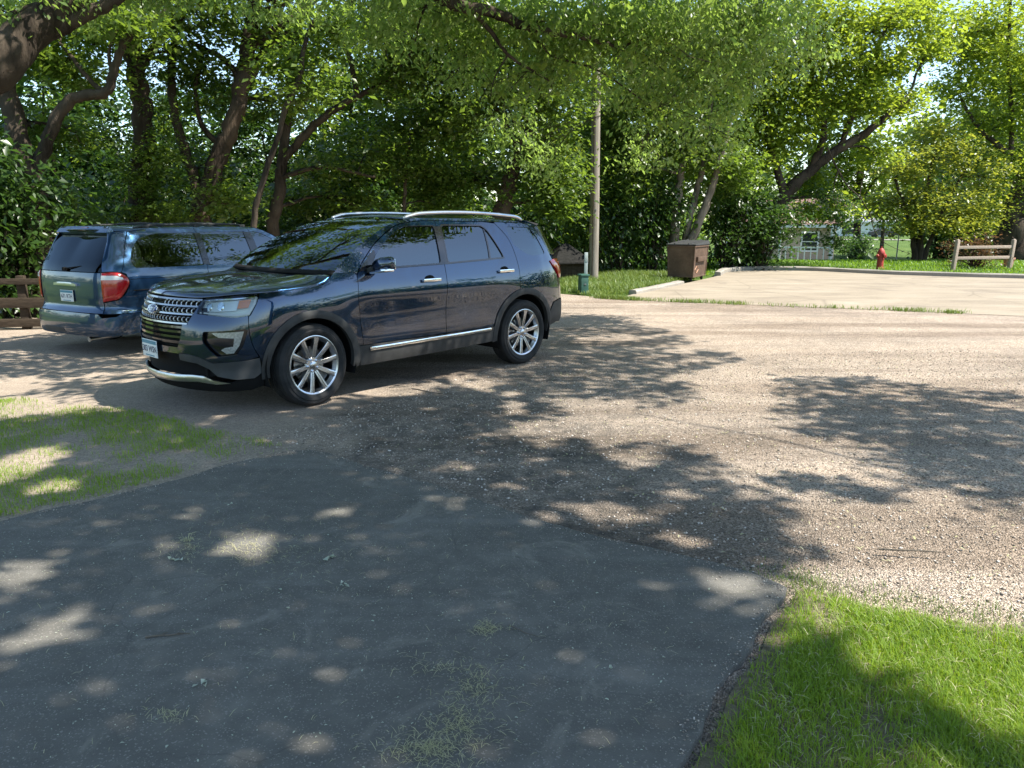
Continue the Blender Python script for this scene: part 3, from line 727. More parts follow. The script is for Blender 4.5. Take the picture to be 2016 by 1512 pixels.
over = [C(830, 10, 10.4, .7, .6, .25, 1185), C(930, 40, 11, .8, .7, .3, 1712), C(1060, 40, 10.8, .9, .7, .35, 1976), C(1090, 120, 11.4, .8, .7, .4, 1501), C(1260, 80, 11, 1.0, .8, .5, 2002),
        C(1270, 150, 12, .8, .7, .5, 869), C(1330, 190, 12, .9, .7, .55, 1101), C(1400, 260, 12.5, .7, .6, .45, 695), C(1330, 40, 11, 1.0, .8, .4, 2371), C(1470, 150, 12, .8, .7, .6, 985), C(1070, 300, 13.5, .7, .6, .5, 637), C(1490, 30, 11.5, .8, .7, .4, 1976), C(1010, 250, 13, .6, .6, .35, 405),
        C(700, -30, 11, .8, .7, .25, 1053), C(560, 10, 12, .8, .7, .25, 921), C(130, -10, 9.7, .8, .6, .3, 921), C(30, 20, 9.5, .6, .5, .25, 658), C(330, -10, 10.5, .8, .6, .25, 921),
        C(900, 120, 11.5, .8, .7, .4, 1178), C(1160, 40, 11.4, .8, .7, .35, 1550), C(1420, 100, 11.6, .9, .7, .5, 1531), C(1560, 90, 12.5, .7, .7, .5, 1001), C(1270, 290, 12.8, .6, .6, .4, 409), C(1000, 160, 11.8, .7, .7, .35, 511), C(760, 60, 11.6, .7, .7, .35, 1162)]

# --- shade of canopies that stand above the picture: leaves are placed where their shadows fall as photographed
def canopy(n, poly, hlo, hhi, holes=(), dens_seed=1, keep=(.0, .0), fade=.0):
    g = scatter_poly(poly, n); ok = np.ones(len(g), bool)
    if fade: ok &= rng.uniform(0, 1, len(g)) < .10 + edge_dist(g, np.array(poly)) / fade
    for hx, hy, rx, ry_ in holes: ok &= ((g[:, 0] - hx) / (rx * .95 + .01))**2 + ((g[:, 1] - hy) / (ry_ * .95 + .01))**2 > 1.0
    f = field(g, 2.8, dens_seed); ok &= rng.uniform(0, 1, len(g)) < ss(keep[0], keep[1] + 1e-6, f); g = g[ok]
    hh = hlo + (hhi - hlo) * rng.uniform(0, 1, len(g)); s = SUN / SUN[2]
    return np.c_[g[:, 0] + s[0] * hh, g[:, 1] + s[1] * hh, hh]
SPOTS = [(-1.95, 2.81, .17, .2), (-.86, 2.54, .13, .12), (-1.41, 3.67, .19, .2), (-1.92, 4.05, .15, .12), (-1.09, 4.08, .13, .14), (-1.83, 3.58, .1, .13), (-2.38, 3.38, .15, .25), (.95, 3.18, .20, .16), (.57, 4.2, .25, .2), (.9, 3.8, .16, .14), (-.17, 2.1, .09, .09), (-.69, 2.1, .09, .06), (-3.5, 5.0, .3, .6), (-2.51, 6.35, .2, .16), (-1.25, 7.40, .40, .22), (-.03, 4.62, .12, .08), (-.78, 3.77, .1, .08), (-1.5, 2.5, .07, .08), (1.05, 5.29, .12, .12), (-3.0, 4.6, .2, .2), (-.4, 5.0, .15, .1), (.2, 5.2, .12, .1)]
SH_A = [(-7, 5.0), (-3.4, 6.9), (-2.1, 6.76), (-1.54, 7.1), (-.74, 7.65), (.3, 8.0), (.5, 6.6), (.2, 6.22), (-.03, 5.83), (.56, 5.68), (1.33, 5.55), (1.49, 4.79), (1.67, 4.24), (1.70, 3.8), (1.26, 3.25), (1.18, 3.0), (1.28, 2.72), (1.42, 2.46), (1.66, 2.2), (2.0, 1.95), (1.5, 1.85), (.9, 1.95), (.62, .9), (-1.26, .6), (-6, 1)]
SH_B = [(-.6, 9.6), (.7, 14.2), (1.77, 13.5), (2.45, 11.6), (2.85, 9.8), (2.85, 8.9), (1.95, 8.1), (1.84, 7.0), (1.33, 6.6), (.92, 6.96), (.54, 6.96), (.0, 7.6), (-.6, 8.2)]
SH_C = [(2.86, 8.16), (3.9, 8.21), (4.22, 7.76), (5.2, 7.3), (6.5, 6), (4.5, 3.4), (3.26, 3.8), (2.7, 4.24), (2.41, 4.59), (2.26, 5.0), (2.22, 5.75), (2.3, 6.76)]
SH_C2 = [(1.7, 5.0), (2.3, 4.7), (3.3, 3.7), (3.1, 3.5), (2.2, 4.2), (1.5, 4.6)]
SH_CAR = [(-3.6, 6.9), (-2.4, 6.4), (-.3, 8.4), (.9, 10.0), (.8, 11.5), (-1.5, 15.5), (-3, 17), (-6, 15), (-8.5, 11), (-6.5, 9)]
SH_L = [(-8, 6.2), (-3.5, 6.9), (-3.9, 9), (-6.6, 10.4), (-10, 10)]
SPOTS += [(rng.uniform(-1.0, 1.6), rng.uniform(3.7, 7.7), rng.uniform(.05, .16), rng.uniform(.06, .20)) for _ in range(46)]
ca = np.concatenate([canopy(56000, SH_A, 6.5, 9.5, SPOTS, 3, (-.3, -.2), .45), canopy(9000, SH_B, 7.5, 10.0, (), 4, (.0, .38), .4), canopy(10000, SH_C, 6.0, 9.0, (), 5, (.0, .42), .7), canopy(1100, SH_C2, 6, 8, (), 6, (.2, .6), .3)])
crn = np.concatenate([clump_points((x, y, z), (1.4, 1.4, .8), 900, 30, .3)[0] for x, y, z in ((-8.5, 6, 6.2), (-6.5, 4.5, 6.6), (-5, 6.5, 7.2), (-7, 8, 7.4), (-4.2, 3.6, 6.6), (-9.5, 9, 6.6), (-6, 2.5, 6.4), (-8.5, 11.5, 7), (-3, 5, 7.4))])
cb = np.concatenate([crn, canopy(27000, SH_CAR, 5.6, 7.6, [(-1.3, 7.5, .5, .25)], 7, (.15, .45)), canopy(4200, SH_L, 5, 7.5, (), 8, (.32, .62))])
make_tree("maple_tree", "big maple at the left edge whose long limbs hang over both parked cars", "tree", oldt, over, M['leaf_over'], M['bark'], .078, branches=10, spread=.17, droop=1.0, per=24, narrow=.5,
          extra=[("crown", cb, .125, M['leaf_green'])])
shade = [([(8.2, -.6, -.1), (8.1, -.5, 2.0), (7.9, -.2, 3.6), (7.5, -.2, 5.2), (7.5, -1, 6.6), (7.3, -2, 7.6)], (.42, .12)), ([(7.9, -.2, 3.6), (7.2, 2.2, 5.0), (6.4, 4.4, 5.8), (5.4, 5.6, 6.3)], (.022, .01)), ([(7.5, -.2, 5.2), (5.2, .6, 5.9), (3.4, 1.6, 6.2), (1.6, 3.4, 6.4)], (.10, .02)), ([(5.2, .8, 5.9), (3.6, 3.4, 6.1), (4.0, 6.0, 6.4)], (.06, .015))]
make_tree("unseen_shade_maple", "unseen maple to the right of the camera, its crown shaped to shade the asphalt", "tree", shade, [], M['leaf_green'], M['bark'], .1, extra=[("crown", ca, .125, M['leaf_green'])])  # unseen tree; its crown is only the leaves placed to cast shade

# --- the row of trees behind the cars, left to right
make_tree("forked_tree", "forked grey tree at the far left with a sunlit patch near its top", "tree",
    [(rooted(path(15, (78, 470), (68, 390), (55, 335), (30, 250), (14, 180), (-2, 90), (-25, -30))), (.24, .14)), (path(15, (70, 345), (92, 280), (125, 210), (160, 188), (205, 184), (222, 150), (236, 100), (262, 62), (330, 20)), (.13, .05)),
     (path(15, (205, 184), (170, 150), (140, 110), (118, 85)), (.05, .03)), (path(15, (222, 150), (215, 100), (232, 60)), (.04, .02))],
    [C(10, 60, 15.3, 1.3, 1.2, .7, 2600), C(120, 130, 15.6, 1.0, 1, .5, 1800), C(60, 250, 16, .8, .9, .5, 1300), C(150, 260, 16.5, .6, .8, .45, 900), C(240, 40, 15, 1.0, 1, .5, 1700), C(30, 390, 15.4, .8, .8, .5, 1300), C(140, 20, 16, 1.0, 1, .5, 1500)], M['leaf_green'], M['bark'], .115, extra=tops(60, 15, 2.2, 2600, 6.0))
vine = np.concatenate([clump_points(P(x, y, 17.2), (w, .5, .45), n, 30, .16)[0] for x, y, w, n in ((275, 430, .55, 1300), (300, 370, .5, 1300), (312, 310, .5, 1300), (250, 330, .3, 500), (255, 150, .25, 350), (330, 420, .5, 1200), (315, 235, .3, 500))])
make_tree("vine_covered_tree", "thick trunk wrapped in pale green vine behind the minivan roof", "tree",
    [(rooted(path(17.5, (285, 450), (278, 370), (283, 290), (280, 215), (268, 150), (262, 60), (255, -60))), (.28, .16)), (path(17.5, (268, 150), (300, 95), (350, 40), (390, -30)), (.11, .06)), (path(17.5, (262, 95), (225, 60), (180, 30)), (.08, .03))],
    [C(250, 20, 17.5, 1.6, 1.4, .7, 3000), C(350, 110, 18, 1.1, 1.1, .6, 2000), C(180, 90, 18, 1.0, 1, .5, 1400), C(380, 20, 17.5, 1.2, 1.1, .6, 2000)], M['leaf_green'], M['bark_warm'], .12,
    extra=[("ivy", vine, .085, M['leaf_green'])] + tops(270, 17.5, 2.6, 3000))
make_tree("leaning_tree", "dark forked trunk leaning right between the vine covered tree and the thin pole tree", "tree",
    [(rooted(path(18, (395, 455), (398, 410), (432, 310), (458, 235), (478, 160), (488, 90), (500, 10), (512, -110))), (.24, .13)), (path(18, (400, 405), (365, 300), (345, 235), (336, 150), (345, 60)), (.13, .07)), (path(18, (486, 100), (540, 60), (600, 20), (640, -30)), (.11, .07)), (path(18, (478, 160), (430, 110), (372, 82)), (.08, .04)), (path(18.2, (470, 190), (516, 111), (570, 60), (625, -10)), (.13, .09)), (path(18.4, (516, 111), (590, 75), (650, 35), (700, -5)), (.09, .06)), (path(18, (440, 290), (400, 250), (385, 180), (400, 90)), (.07, .03))],
    [C(470, 30, 18, 1.4, 1.3, .7, 2600), C(560, 90, 18.5, 1.2, 1.2, .6, 2200), C(400, 170, 18.5, 1.0, 1, .6, 1700), C(540, 200, 19, 1.0, 1, .5, 1500), C(400, 330, 18.6, .9, .9, .6, 1500), C(450, 400, 17.8, .8, .8, .45, 1200)], M['leaf_green'], M['bark_warm'], .12, extra=tops(500, 18, 2.6, 3000))
make_tree("slender_tree", "thin bare pole like trunk leaning right in front of the darker trunk", "tree",
    [(rooted(path(16, (498, 450), (515, 370), (540, 290), (562, 215), (590, 150), (602, 80), (650, -20))), (.072, .04))],
    [C(600, 170, 16.4, .8, .8, .4, 1300), C(650, 60, 16.5, .9, .9, .5, 1600), C(560, 120, 16.5, .6, .6, .35, 800)], M['leaf_green'], M['bark'], .12, extra=tops(660, 16, 1.8, 1800, 6.2))
make_tree("branching_tree", "dark trunk with long side limbs reaching right above the blue SUV", "tree",
    [(rooted(path(19, (538, 455), (548, 380), (556, 315), (566, 240), (572, 150), (590, 40), (600, -80))), (.15, .08)), (path(19, (556, 320), (600, 265), (650, 220), (705, 190), (770, 150), (820, 90)), (.11, .04)), (path(19, (552, 350), (620, 330), (680, 335), (740, 350)), (.07, .03)), (path(19, (705, 190), (690, 120), (670, 60), (690, -10)), (.07, .04))],
    [C(720, 60, 19, 1.4, 1.3, .7, 2600), C(790, 150, 19.4, 1.2, 1.2, .6, 2200), C(640, 330, 19.6, 1.0, 1, .55, 1700), C(730, 300, 19.8, 1.1, 1.1, .6, 2000), C(690, 400, 20, 1.1, 1, .5, 1900), C(580, 400, 20, .9, .9, .45, 1400), C(800, 30, 18.6, 1.2, 1.1, .6, 2100)], M['leaf_green'], M['bark'], .125, extra=tops(720, 19, 2.6, 3000))
make_tree("sapling", "slim sapling rising just behind the roof of the blue SUV", "tree", [(rooted(path(20, (797, 430), (797, 380), (802, 330), (806, 280))), (.06, .035))], [C(800, 330, 20.2, .8, .8, .5, 1400), C(810, 250, 20.2, .9, .9, .5, 1600), C(845, 400, 20.6, .8, .8, .4, 1200)], M['leaf_green'], M['bark'], .12)
make_tree("leafy_maple", "full leafy maple with a warm brown trunk behind the rear of the SUV", "tree",
    [(rooted(path(20.5, (985, 440), (995, 390), (1008, 340), (1025, 300), (1045, 255), (1060, 190), (1075, 90))), (.24, .12)), (path(20.5, (1025, 300), (980, 220), (930, 150), (880, 90)), (.09, .03)), (path(20.5, (1008, 340), (1060, 290), (1110, 240)), (.06, .02))],
    [C(900, 230, 20.3, 1.5, 1.4, .9, 4200), C(860, 110, 20, 1.4, 1.3, .8, 3600), C(980, 130, 20, 1.5, 1.4, .8, 4000), C(1070, 200, 20.2, 1.3, 1.2, .9, 3600), C(930, 350, 20.8, 1.2, 1.1, .6, 2600), C(1080, 320, 20.4, 1.0, 1, .8, 2600), C(860, 350, 21, 1.0, 1, .5, 2000), C(1110, 110, 20.4, 1.2, 1.2, .8, 3000), C(1000, 30, 20, 1.6, 1.4, .6, 3200), C(1090, 395, 20.6, .8, .8, .5, 1500), C(880, 20, 20, 1.3, 1.2, .5, 2400)], M['leaf_green'], M['bark_warm'], .125, extra=tops(980, 20.5, 3.0, 3600, 7.6))
make_tree("trio_tree", "three stemmed tree standing right behind the brown dumpster", "tree",
    [(rooted(path(25, (1328, 500), (1330, 430), (1336, 370), (1345, 300), (1350, 200))), (.18, .09)), (rooted(path(25.2, (1345, 500), (1360, 420), (1378, 350), (1392, 280), (1400, 180))), (.14, .07)), (rooted(path(25, (1352, 500), (1372, 450), (1398, 380), (1415, 320), (1440, 230))), (.17, .08))],
    [C(1230, 330, 25, 1.6, 1.4, 1.3, 4000), C(1250, 180, 24.6, 1.8, 1.5, 1.3, 4600), C(1350, 280, 25.2, 1.4, 1.3, 1.0, 3200), C(1370, 150, 25, 1.8, 1.5, 1.2, 4300), C(1290, 60, 24.6, 2.0, 1.6, 1.0, 4200), C(1420, 330, 25.6, 1.1, 1.1, .9, 2300), C(1270, 440, 25.8, 1.2, 1.0, .7, 2200), C(1440, 60, 25, 1.8, 1.6, 1.0, 3800), C(1190, 260, 25.4, 1.0, 1, .9, 2200)], M['leaf_green'], M['bark_pale'], .145, spread=.32, extra=tops(1340, 25, 3.2, 3600, 8.8))
make_tree("tilted_tree", "dark trunk tilting steeply to the right over the lawn by the house", "tree",
    [(rooted(path(28, (1478, 500), (1500, 440), (1545, 385), (1590, 340), (1650, 295), (1720, 250), (1790, 190))), (.33, .10)), (path(28, (1600, 330), (1618, 280), (1622, 240), (1600, 160), (1590, 60)), (.14, .06)), (path(28, (1545, 385), (1520, 300), (1500, 220), (1510, 100)), (.15, .07)), (path(28, (1650, 295), (1690, 200), (1720, 110), (1760, 20)), (.11, .05))],
    [C(1490, 280, 28, 1.7, 1.5, 1.3, 4300), C(1570, 220, 28, 1.7, 1.5, 1.2, 4300), C(1500, 150, 28, 1.9, 1.6, 1.3, 4700), C(1620, 120, 28, 1.9, 1.6, 1.2, 4700), C(1690, 200, 28, 1.5, 1.4, .9, 3200), C(1580, 30, 28, 2.0, 1.7, 1.0, 4200), C(1700, 60, 28, 1.9, 1.6, 1.1, 4200), C(1470, 400, 28.6, 1.3, 1.2, .9, 2600), C(1650, 400, 30, .7, .7, .6, 1000), C(1590, 415, 30, .7, .7, .4, 900), C(1600, 350, 29, .8, .8, .5, 1200), C(1790, 30, 28.4, 1.5, 1.4, .7, 2700), C(1745, 130, 28.2, 1.0, 1, .6, 1700), C(1780, 200, 28.6, .9, .9, .5, 1300), C(1720, 300, 28.4, .7, .7, .5, 900), C(1830, 90, 28.6, 1.0, 1, .6, 1500)], M['leaf_bright'], M['bark'], .15, spread=.33)
dead = [(path(27.4, (1628, 290), (1650, 335), (1668, 365), (1692, 388), (1712, 420), (1722, 455), (1745, 480), (1790, 500)), (.032, .006)), (path(27.4, (1650, 335), (1640, 380), (1648, 420)), (.025, .006)), (path(27.4, (1692, 388), (1700, 350), (1722, 320), (1730, 300)), (.018, .005)), (path(27.4, (1668, 365), (1690, 340), (1712, 345), (1735, 330)), (.015, .005)), (path(27.4, (1712, 420), (1690, 450), (1655, 470)), (.015, .005))]
make_tree("hanging_branch", "bare drooping branch with a few dark leaves hanging left of the hydrant", "branch", dead, [C(1650, 420, 27.5, .45, .4, .8, 900), C(1640, 470, 27.6, .45, .4, .5, 700), C(1690, 480, 27.6, .35, .3, .35, 300), C(1610, 380, 27.6, .5, .4, .4, 500)], M['leaf_dark'], M['bark'], .11, base=P(1628, 290, 27.4), twigs=False)
make_tree("crab_apple_tree", "broad yellow green crab apple with a cluster of short stems on the lawn", "tree",
    [(rooted(path(33, (1800, 500), (1795, 450), (1780, 400), (1760, 350))), (.14, .05)), (rooted(path(33, (1812, 500), (1815, 440), (1825, 370), (1840, 300))), (.15, .05)), (rooted(path(33, (1822, 500), (1850, 430), (1880, 370), (1910, 320))), (.12, .04)), (rooted(path(33.3, (1806, 500), (1802, 430), (1800, 380))), (.12, .05))],
    [C(1770, 410, 33, 1.5, 1.4, .9, 1860), C(1850, 400, 32.4, 1.7, 1.5, .9, 2232), C(1920, 420, 32.6, 1.2, 1.2, .7, 1426), C(1790, 330, 33, 1.6, 1.5, .9, 2046), C(1870, 310, 33, 1.8, 1.6, 1.0, 2418), C(1940, 350, 33, 1.3, 1.3, .9, 1612), C(1840, 270, 33.4, 1.2, 1.2, .7, 1302), C(1720, 400, 33.6, .8, .8, .7, 744), C(1890, 445, 32, 1.2, 1.1, .5, 1116), C(1790, 450, 32.6, .9, 1, .4, 744)], M['leaf_yellow'], M['bark'], .14, spread=.32, droop=.3)
make_tree("cottonwood_tree", "massive dark trunk at the right edge with tall light green crown", "tree",
    [([np.array([22.6, 33.9, -.2])] + path(34, (1992, 470), (2004, 400), (2030, 330), (2060, 240), (2080, 100)), (.62, .30)), (path(34, (2030, 335), (1990, 305), (1945, 270), (1915, 235), (1890, 190)), (.15, .05)), (path(34, (1990, 305), (1992, 230), (1985, 120), (1990, 0)), (.12, .05))],
    [C(1890, 170, 34, 1.6, 1.5, 1.1, 2250), C(1950, 110, 34, 1.9, 1.7, 1.2, 2925), C(2010, 200, 33.6, 1.6, 1.5, 1.3, 2400), C(1880, 60, 34.4, 1.8, 1.6, 1.0, 2475), C(1980, 30, 34, 2.0, 1.8, 1.0, 2775), C(2030, 330, 33.2, 1.3, 1.3, 1.1, 1725), C(1960, 250, 34.2, 1.2, 1.2, .7, 1425), C(1980, 400, 34.6, 1.2, 1.2, .7, 1425), C(2050, 120, 33.6, 1.8, 1.6, 1.4, 2475)], M['leaf_bright'], M['bark'], .16, spread=.36)

# --- bushes and undergrowth: each bush its own thing, built from four patterns
def bush_pattern(rx, rz, n, leaf, size, seed):
    p_, cen = clump_points((0, 0, rz * .95), (rx, rx * .9, rz), n, 36, .24, 1.8); p_ = p_[p_[:, 2] > .02]
    mb = MB()
    for q in cen[rng.choice(len(cen), min(len(cen), 22), replace=False)]: mb.tube(bend((rng.normal(0, .12), rng.normal(0, .12), -.05), q, 5, .1), np.linspace(.03, .006, 5), 5)
    return mb, leaf_mesh("foliage", p_, size), leaf
PAT = {}
def bush(px, Y, w, h_, kind, label, group=None, dz=0.0):
    x = (P(px, 480, Y))[0]; z = float(tz(x, Y)) + dz
    root = empty("bush", (x, Y, z), rng.uniform(0, 6.28), label=label, cat="bush", group=group)
    if kind not in PAT:
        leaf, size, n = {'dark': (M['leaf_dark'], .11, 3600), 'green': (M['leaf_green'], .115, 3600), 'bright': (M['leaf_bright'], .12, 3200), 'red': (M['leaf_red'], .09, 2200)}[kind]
        mb, fol, lm = bush_pattern(1.0, 1.0, n, leaf, size, 1); s = mb.build("stems", M['bark'], root, 60); f = link("foliage", fol, lm, root); PAT[kind] = (s, f)
    else:
        for o in PAT[kind]:
            c = o.copy(); COL.objects.link(c); c.parent = root
    root.scale = (w, w, h_); return root
G = "bushes under the trees behind the parked cars"
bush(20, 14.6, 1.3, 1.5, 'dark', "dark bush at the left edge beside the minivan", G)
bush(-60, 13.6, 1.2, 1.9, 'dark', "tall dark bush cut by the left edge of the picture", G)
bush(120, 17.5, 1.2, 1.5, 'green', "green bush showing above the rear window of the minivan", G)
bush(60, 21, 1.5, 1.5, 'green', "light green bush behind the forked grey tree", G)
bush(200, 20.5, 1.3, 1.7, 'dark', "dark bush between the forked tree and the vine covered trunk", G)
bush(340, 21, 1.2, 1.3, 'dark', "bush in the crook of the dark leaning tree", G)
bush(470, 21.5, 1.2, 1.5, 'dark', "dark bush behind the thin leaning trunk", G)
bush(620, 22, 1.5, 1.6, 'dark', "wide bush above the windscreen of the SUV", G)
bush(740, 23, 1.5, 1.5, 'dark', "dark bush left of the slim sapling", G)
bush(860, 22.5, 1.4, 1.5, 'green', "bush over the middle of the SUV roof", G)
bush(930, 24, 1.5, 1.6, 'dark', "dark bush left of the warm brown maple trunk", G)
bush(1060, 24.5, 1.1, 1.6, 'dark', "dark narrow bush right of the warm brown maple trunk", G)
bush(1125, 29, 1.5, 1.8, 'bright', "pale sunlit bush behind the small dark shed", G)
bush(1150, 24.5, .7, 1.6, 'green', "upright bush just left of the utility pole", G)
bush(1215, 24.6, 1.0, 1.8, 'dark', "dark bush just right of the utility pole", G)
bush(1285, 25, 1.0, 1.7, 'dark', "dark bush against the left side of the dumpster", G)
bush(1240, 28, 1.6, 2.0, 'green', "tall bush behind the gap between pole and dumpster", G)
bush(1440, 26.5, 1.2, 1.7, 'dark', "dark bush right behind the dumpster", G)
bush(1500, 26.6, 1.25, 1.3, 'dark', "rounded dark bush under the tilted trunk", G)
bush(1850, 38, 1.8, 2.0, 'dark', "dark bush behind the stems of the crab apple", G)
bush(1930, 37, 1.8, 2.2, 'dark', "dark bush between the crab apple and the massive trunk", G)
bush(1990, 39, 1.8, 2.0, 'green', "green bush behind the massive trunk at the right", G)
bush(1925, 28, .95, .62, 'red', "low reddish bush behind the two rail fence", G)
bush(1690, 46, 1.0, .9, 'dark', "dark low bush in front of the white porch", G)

# --- trees farther back: each its own thing, copies of two patterns
def far_pattern(leaf, n=5200, size=.20):
    mb = MB(); mb.tube(bend((0, 0, -.2), (.2, 0, 4.2), 7, .06), np.linspace(.17, .06, 7), 8); pts = []
    for c, r in (((0, 0, 4.6), (1.9, 1.9, 1.6)), ((1.1, .3, 3.3), (1.3, 1.2, 1.0)), ((-1.2, .2, 3.4), (1.3, 1.2, 1.1)), ((.2, -.6, 2.2), (1.3, 1.2, .9)), ((0, .3, 6.0), (1.1, 1.1, .9))):
        p_, cen = clump_points(c, r, n * r[0] / 6.8, 30, .38); pts.append(p_); mb.tube(bend((.05, 0, c[2] * .55), c, 5, .1), np.linspace(.06, .02, 5), 6)
    return mb, leaf_mesh("crown", np.concatenate(pts), size), leaf
FP = {}
def far_tree(px, Y, k, kind, label):
    x = P(px, 450, Y)[0]; root = empty("background_tree", (x, Y, float(tz(x, Y))), rng.uniform(0, 6.28), label=label, cat="tree", group="smaller trees standing behind the first row")
    if kind not in FP:
        mb, cr, lm = far_pattern({'g': M['leaf_green'], 'b': M['leaf_bright'], 'd': M['leaf_dark']}[kind]); FP[kind] = (mb.build("trunk", M['bark'], root, 60), link("crown", cr, lm, root))
    else:
        for o in FP[kind]: c = o.copy(); COL.objects.link(c); c.parent = root
    root.scale = (k, k, k * rng.uniform(.9, 1.15))
for a in ((40, 27, .8, 'b', "light tree glimpsed between the far left trunks"), (150, 30, 1.0, 'b', "light tree seen in the gap left of the vine covered trunk"), (350, 29, .8, 'b', "small light tree behind the dark leaning tree"), (480, 33, .9, 'g', "tree glimpsed right of the dark leaning trunk"),
          (650, 31, 1.05, 'b', "light tree behind the long side limbs"), (770, 28, 1.1, 'g', "green tree behind the slim sapling"), (920, 29, 1.3, 'g', "tree filling the view behind the leafy maple"), (1090, 33, 1.3, 'b', "light tree behind the right side of the leafy maple"), (1180, 31, 1.5, 'b', "light tree behind the utility pole"),
          (1300, 33, 1.5, 'g', "tree behind the three stemmed tree"), (1420, 35, 1.5, 'g', "green tree behind the gap right of the three stemmed tree"), (1900, 46, 1.5, 'g', "green tree behind the crab apple"), (2010, 44, 1.7, 'g', "green tree behind the massive trunk"), (1815, 56, 1.5, 'b', "tall light tree far behind the crab apple"), (1690, 60, 2.0, 'b', "tall light tree above the white house"), (1925, 50, 2.1, 'b', "tall tree far behind the rail fence"), (1590, 62, 1.9, 'g', "tall tree behind the tan house"),
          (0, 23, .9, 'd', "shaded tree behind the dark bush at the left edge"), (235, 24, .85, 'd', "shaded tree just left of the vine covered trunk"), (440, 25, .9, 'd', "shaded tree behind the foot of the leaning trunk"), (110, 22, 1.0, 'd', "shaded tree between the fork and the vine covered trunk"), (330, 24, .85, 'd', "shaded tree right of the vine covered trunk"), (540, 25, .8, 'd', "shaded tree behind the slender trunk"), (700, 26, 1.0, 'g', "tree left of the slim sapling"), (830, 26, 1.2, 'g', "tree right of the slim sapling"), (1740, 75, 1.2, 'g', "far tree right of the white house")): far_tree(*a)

# --- woods all round in the distance, one mass
pts = []
for k in range(34):
    yy = rng.uniform(-22, 26); hh = rng.uniform(3.2, 4.6); pts.append(clump_points((rng.uniform(38, 46), yy, hh * .9), (3.2, 3.2, hh), 420, 20, .7)[0])
for az in np.arange(-180, 180, 2.0):
    for _ in range(2):
        d_ = rng.uniform(75, 125) if not (20 < az < 40) else rng.uniform(190, 215); a = R(az + rng.uniform(-1.5, 1.5)); hh = rng.uniform(2.2, 4.2) * (1.25 if abs(az) > 45 else 1.0)
        c = (d_ * math.sin(a), d_ * math.cos(a), -1 + hh * .9); pts.append(clump_points(c, (3.6, 3.6, hh), 260, 20, .8)[0])
tag(link("distant_woods", leaf_mesh("distant_woods", np.concatenate(pts), .75), M['leaf_green']), kind="stuff")
print("leaves", NLEAF[0])
# ------------------------------------------------------------------ things along the lot
def wood_mat(name, a, b, sc=(14, 14, .7)):
    t = NT(name); v = t.obj(sc); f = t.noise(v, 2.2, 6, .65, .4); g = t.noise(t.obj(), 1.2, 3)
    t.set(Base_Color=t.mix(t.math('MULTIPLY', g, .4), t.ramp(f, [(.3, a), (.7, b)]), tuple(x * .6 for x in b)), Roughness=.9, Specular_IOR_Level=.2, Normal=t.bump(f, .6, .01)); return t.m
M['pole_wood'] = wood_mat('weathered_pole', (.13, .11, .09), (.34, .30, .25)); M['fence_wood'] = wood_mat('fence_timber', (.26, .20, .155), (.46, .37, .30), (9, 9, 9)); M['old_wood'] = wood_mat('dark_timber', (.025, .018, .012), (.075, .055, .038), (3, 12, 12))
def at_ground(px, py):
    dx, dy = (px - 1008) / FPX, (756 - py) / FPX; d = np.array([dx, math.cos(PITCH) + dy * math.sin(PITCH), -math.sin(PITCH) + dy * math.cos(PITCH)]); t = CAM_H / -d[2]; return d[:2] * t
r_ = empty("utility_pole", (2.27, 21.22, 0), 0, label="weathered grey wooden utility pole rising into the leaves right of the SUV", cat="utility pole")
b = MB(); b.tube([(0, 0, -.2), (-.01, 0, 2), (-.04, 0, 5), (-.09, 0, 9.2)], [.135, .128, .118, .10], 20, jit=.015); b.build("pole", M['pole_wood'], r_, 40)
b = MB(); b.tube([(-.055, -.125, .05), (-.06, -.12, 2), (-.085, -.11, 5), (-.12, -.10, 8)], .012, 8); b.build("conduit", M['old_wood'], r_)
b = MB(); b.box((.01, -.128, 1.95), (.035, .02, .05), None, .004); b.build("staple", M['alloy_dark'], r_)
b = MB(); b.box((-.09, 0, 8.6), (1.9, .09, .11), None, .01); b.build("cross_arm", M['pole_wood'], r_)

# brown steel dumpster
t = NT('rusty_brown_steel'); v = t.obj(); n1 = t.noise(v, 2.2, 6, .65, .4); n2 = t.noise(v, 11, 6, .7)
col = t.ramp(n1, [(.3, (.060, .038, .025)), (.55, (.100, .062, .041)), (.75, (.145, .095, .064))]); col = t.mix(t.ramp(n2, [(.55, (0, 0, 0)), (.72, (.7, .7, .7))]), col, (.16, .115, .083))
t.set(Base_Color=col, Roughness=.7, Specular_IOR_Level=.3, Normal=t.bump(n2, .3, .01)); M['dumpster'] = t.m
DX, DY = np.array([-.85, .53]), np.array([.53, .85]); c0 = np.array([5.03, 21.15]); ctr = c0 + DX * .37 + DY * .55
dr = empty("dumpster", (*ctr, 0), math.atan2(-DX[1], -DX[0]), label="rusty brown steel dumpster with a dark lid beside the kerb", cat="dumpster")
def hull(b, bot, top, z0, z1):      # bot/top: (x half, y half)
    vs = [(sx * h_[0], sy * h_[1], z) for h_, z in ((bot, z0), (top, z1)) for sx, sy in ((-1, -1), (1, -1), (1, 1), (-1, 1))]
    b.add(vs, [(3, 2, 1, 0), (4, 5, 6, 7), (0, 1, 5, 4), (1, 2, 6, 5), (2, 3, 7, 6), (3, 0, 4, 7)])
b = MB(); hull(b, (.35, .53), (.39, .58), .13, 1.0)
for sx, sy in ((-1, -1), (1, -1), (1, 1), (-1, 1)): b.tube([(sx * .352, sy * .532, .12), (sx * .392, sy * .582, 1.0)], .022, 6)
b.box((0, 0, .975), (.83, 1.21, .05), None, .008); b.box((0, 0, .14), (.74, 1.10, .04), None, .005)
b.build("container", M['dumpster'], dr, 30)
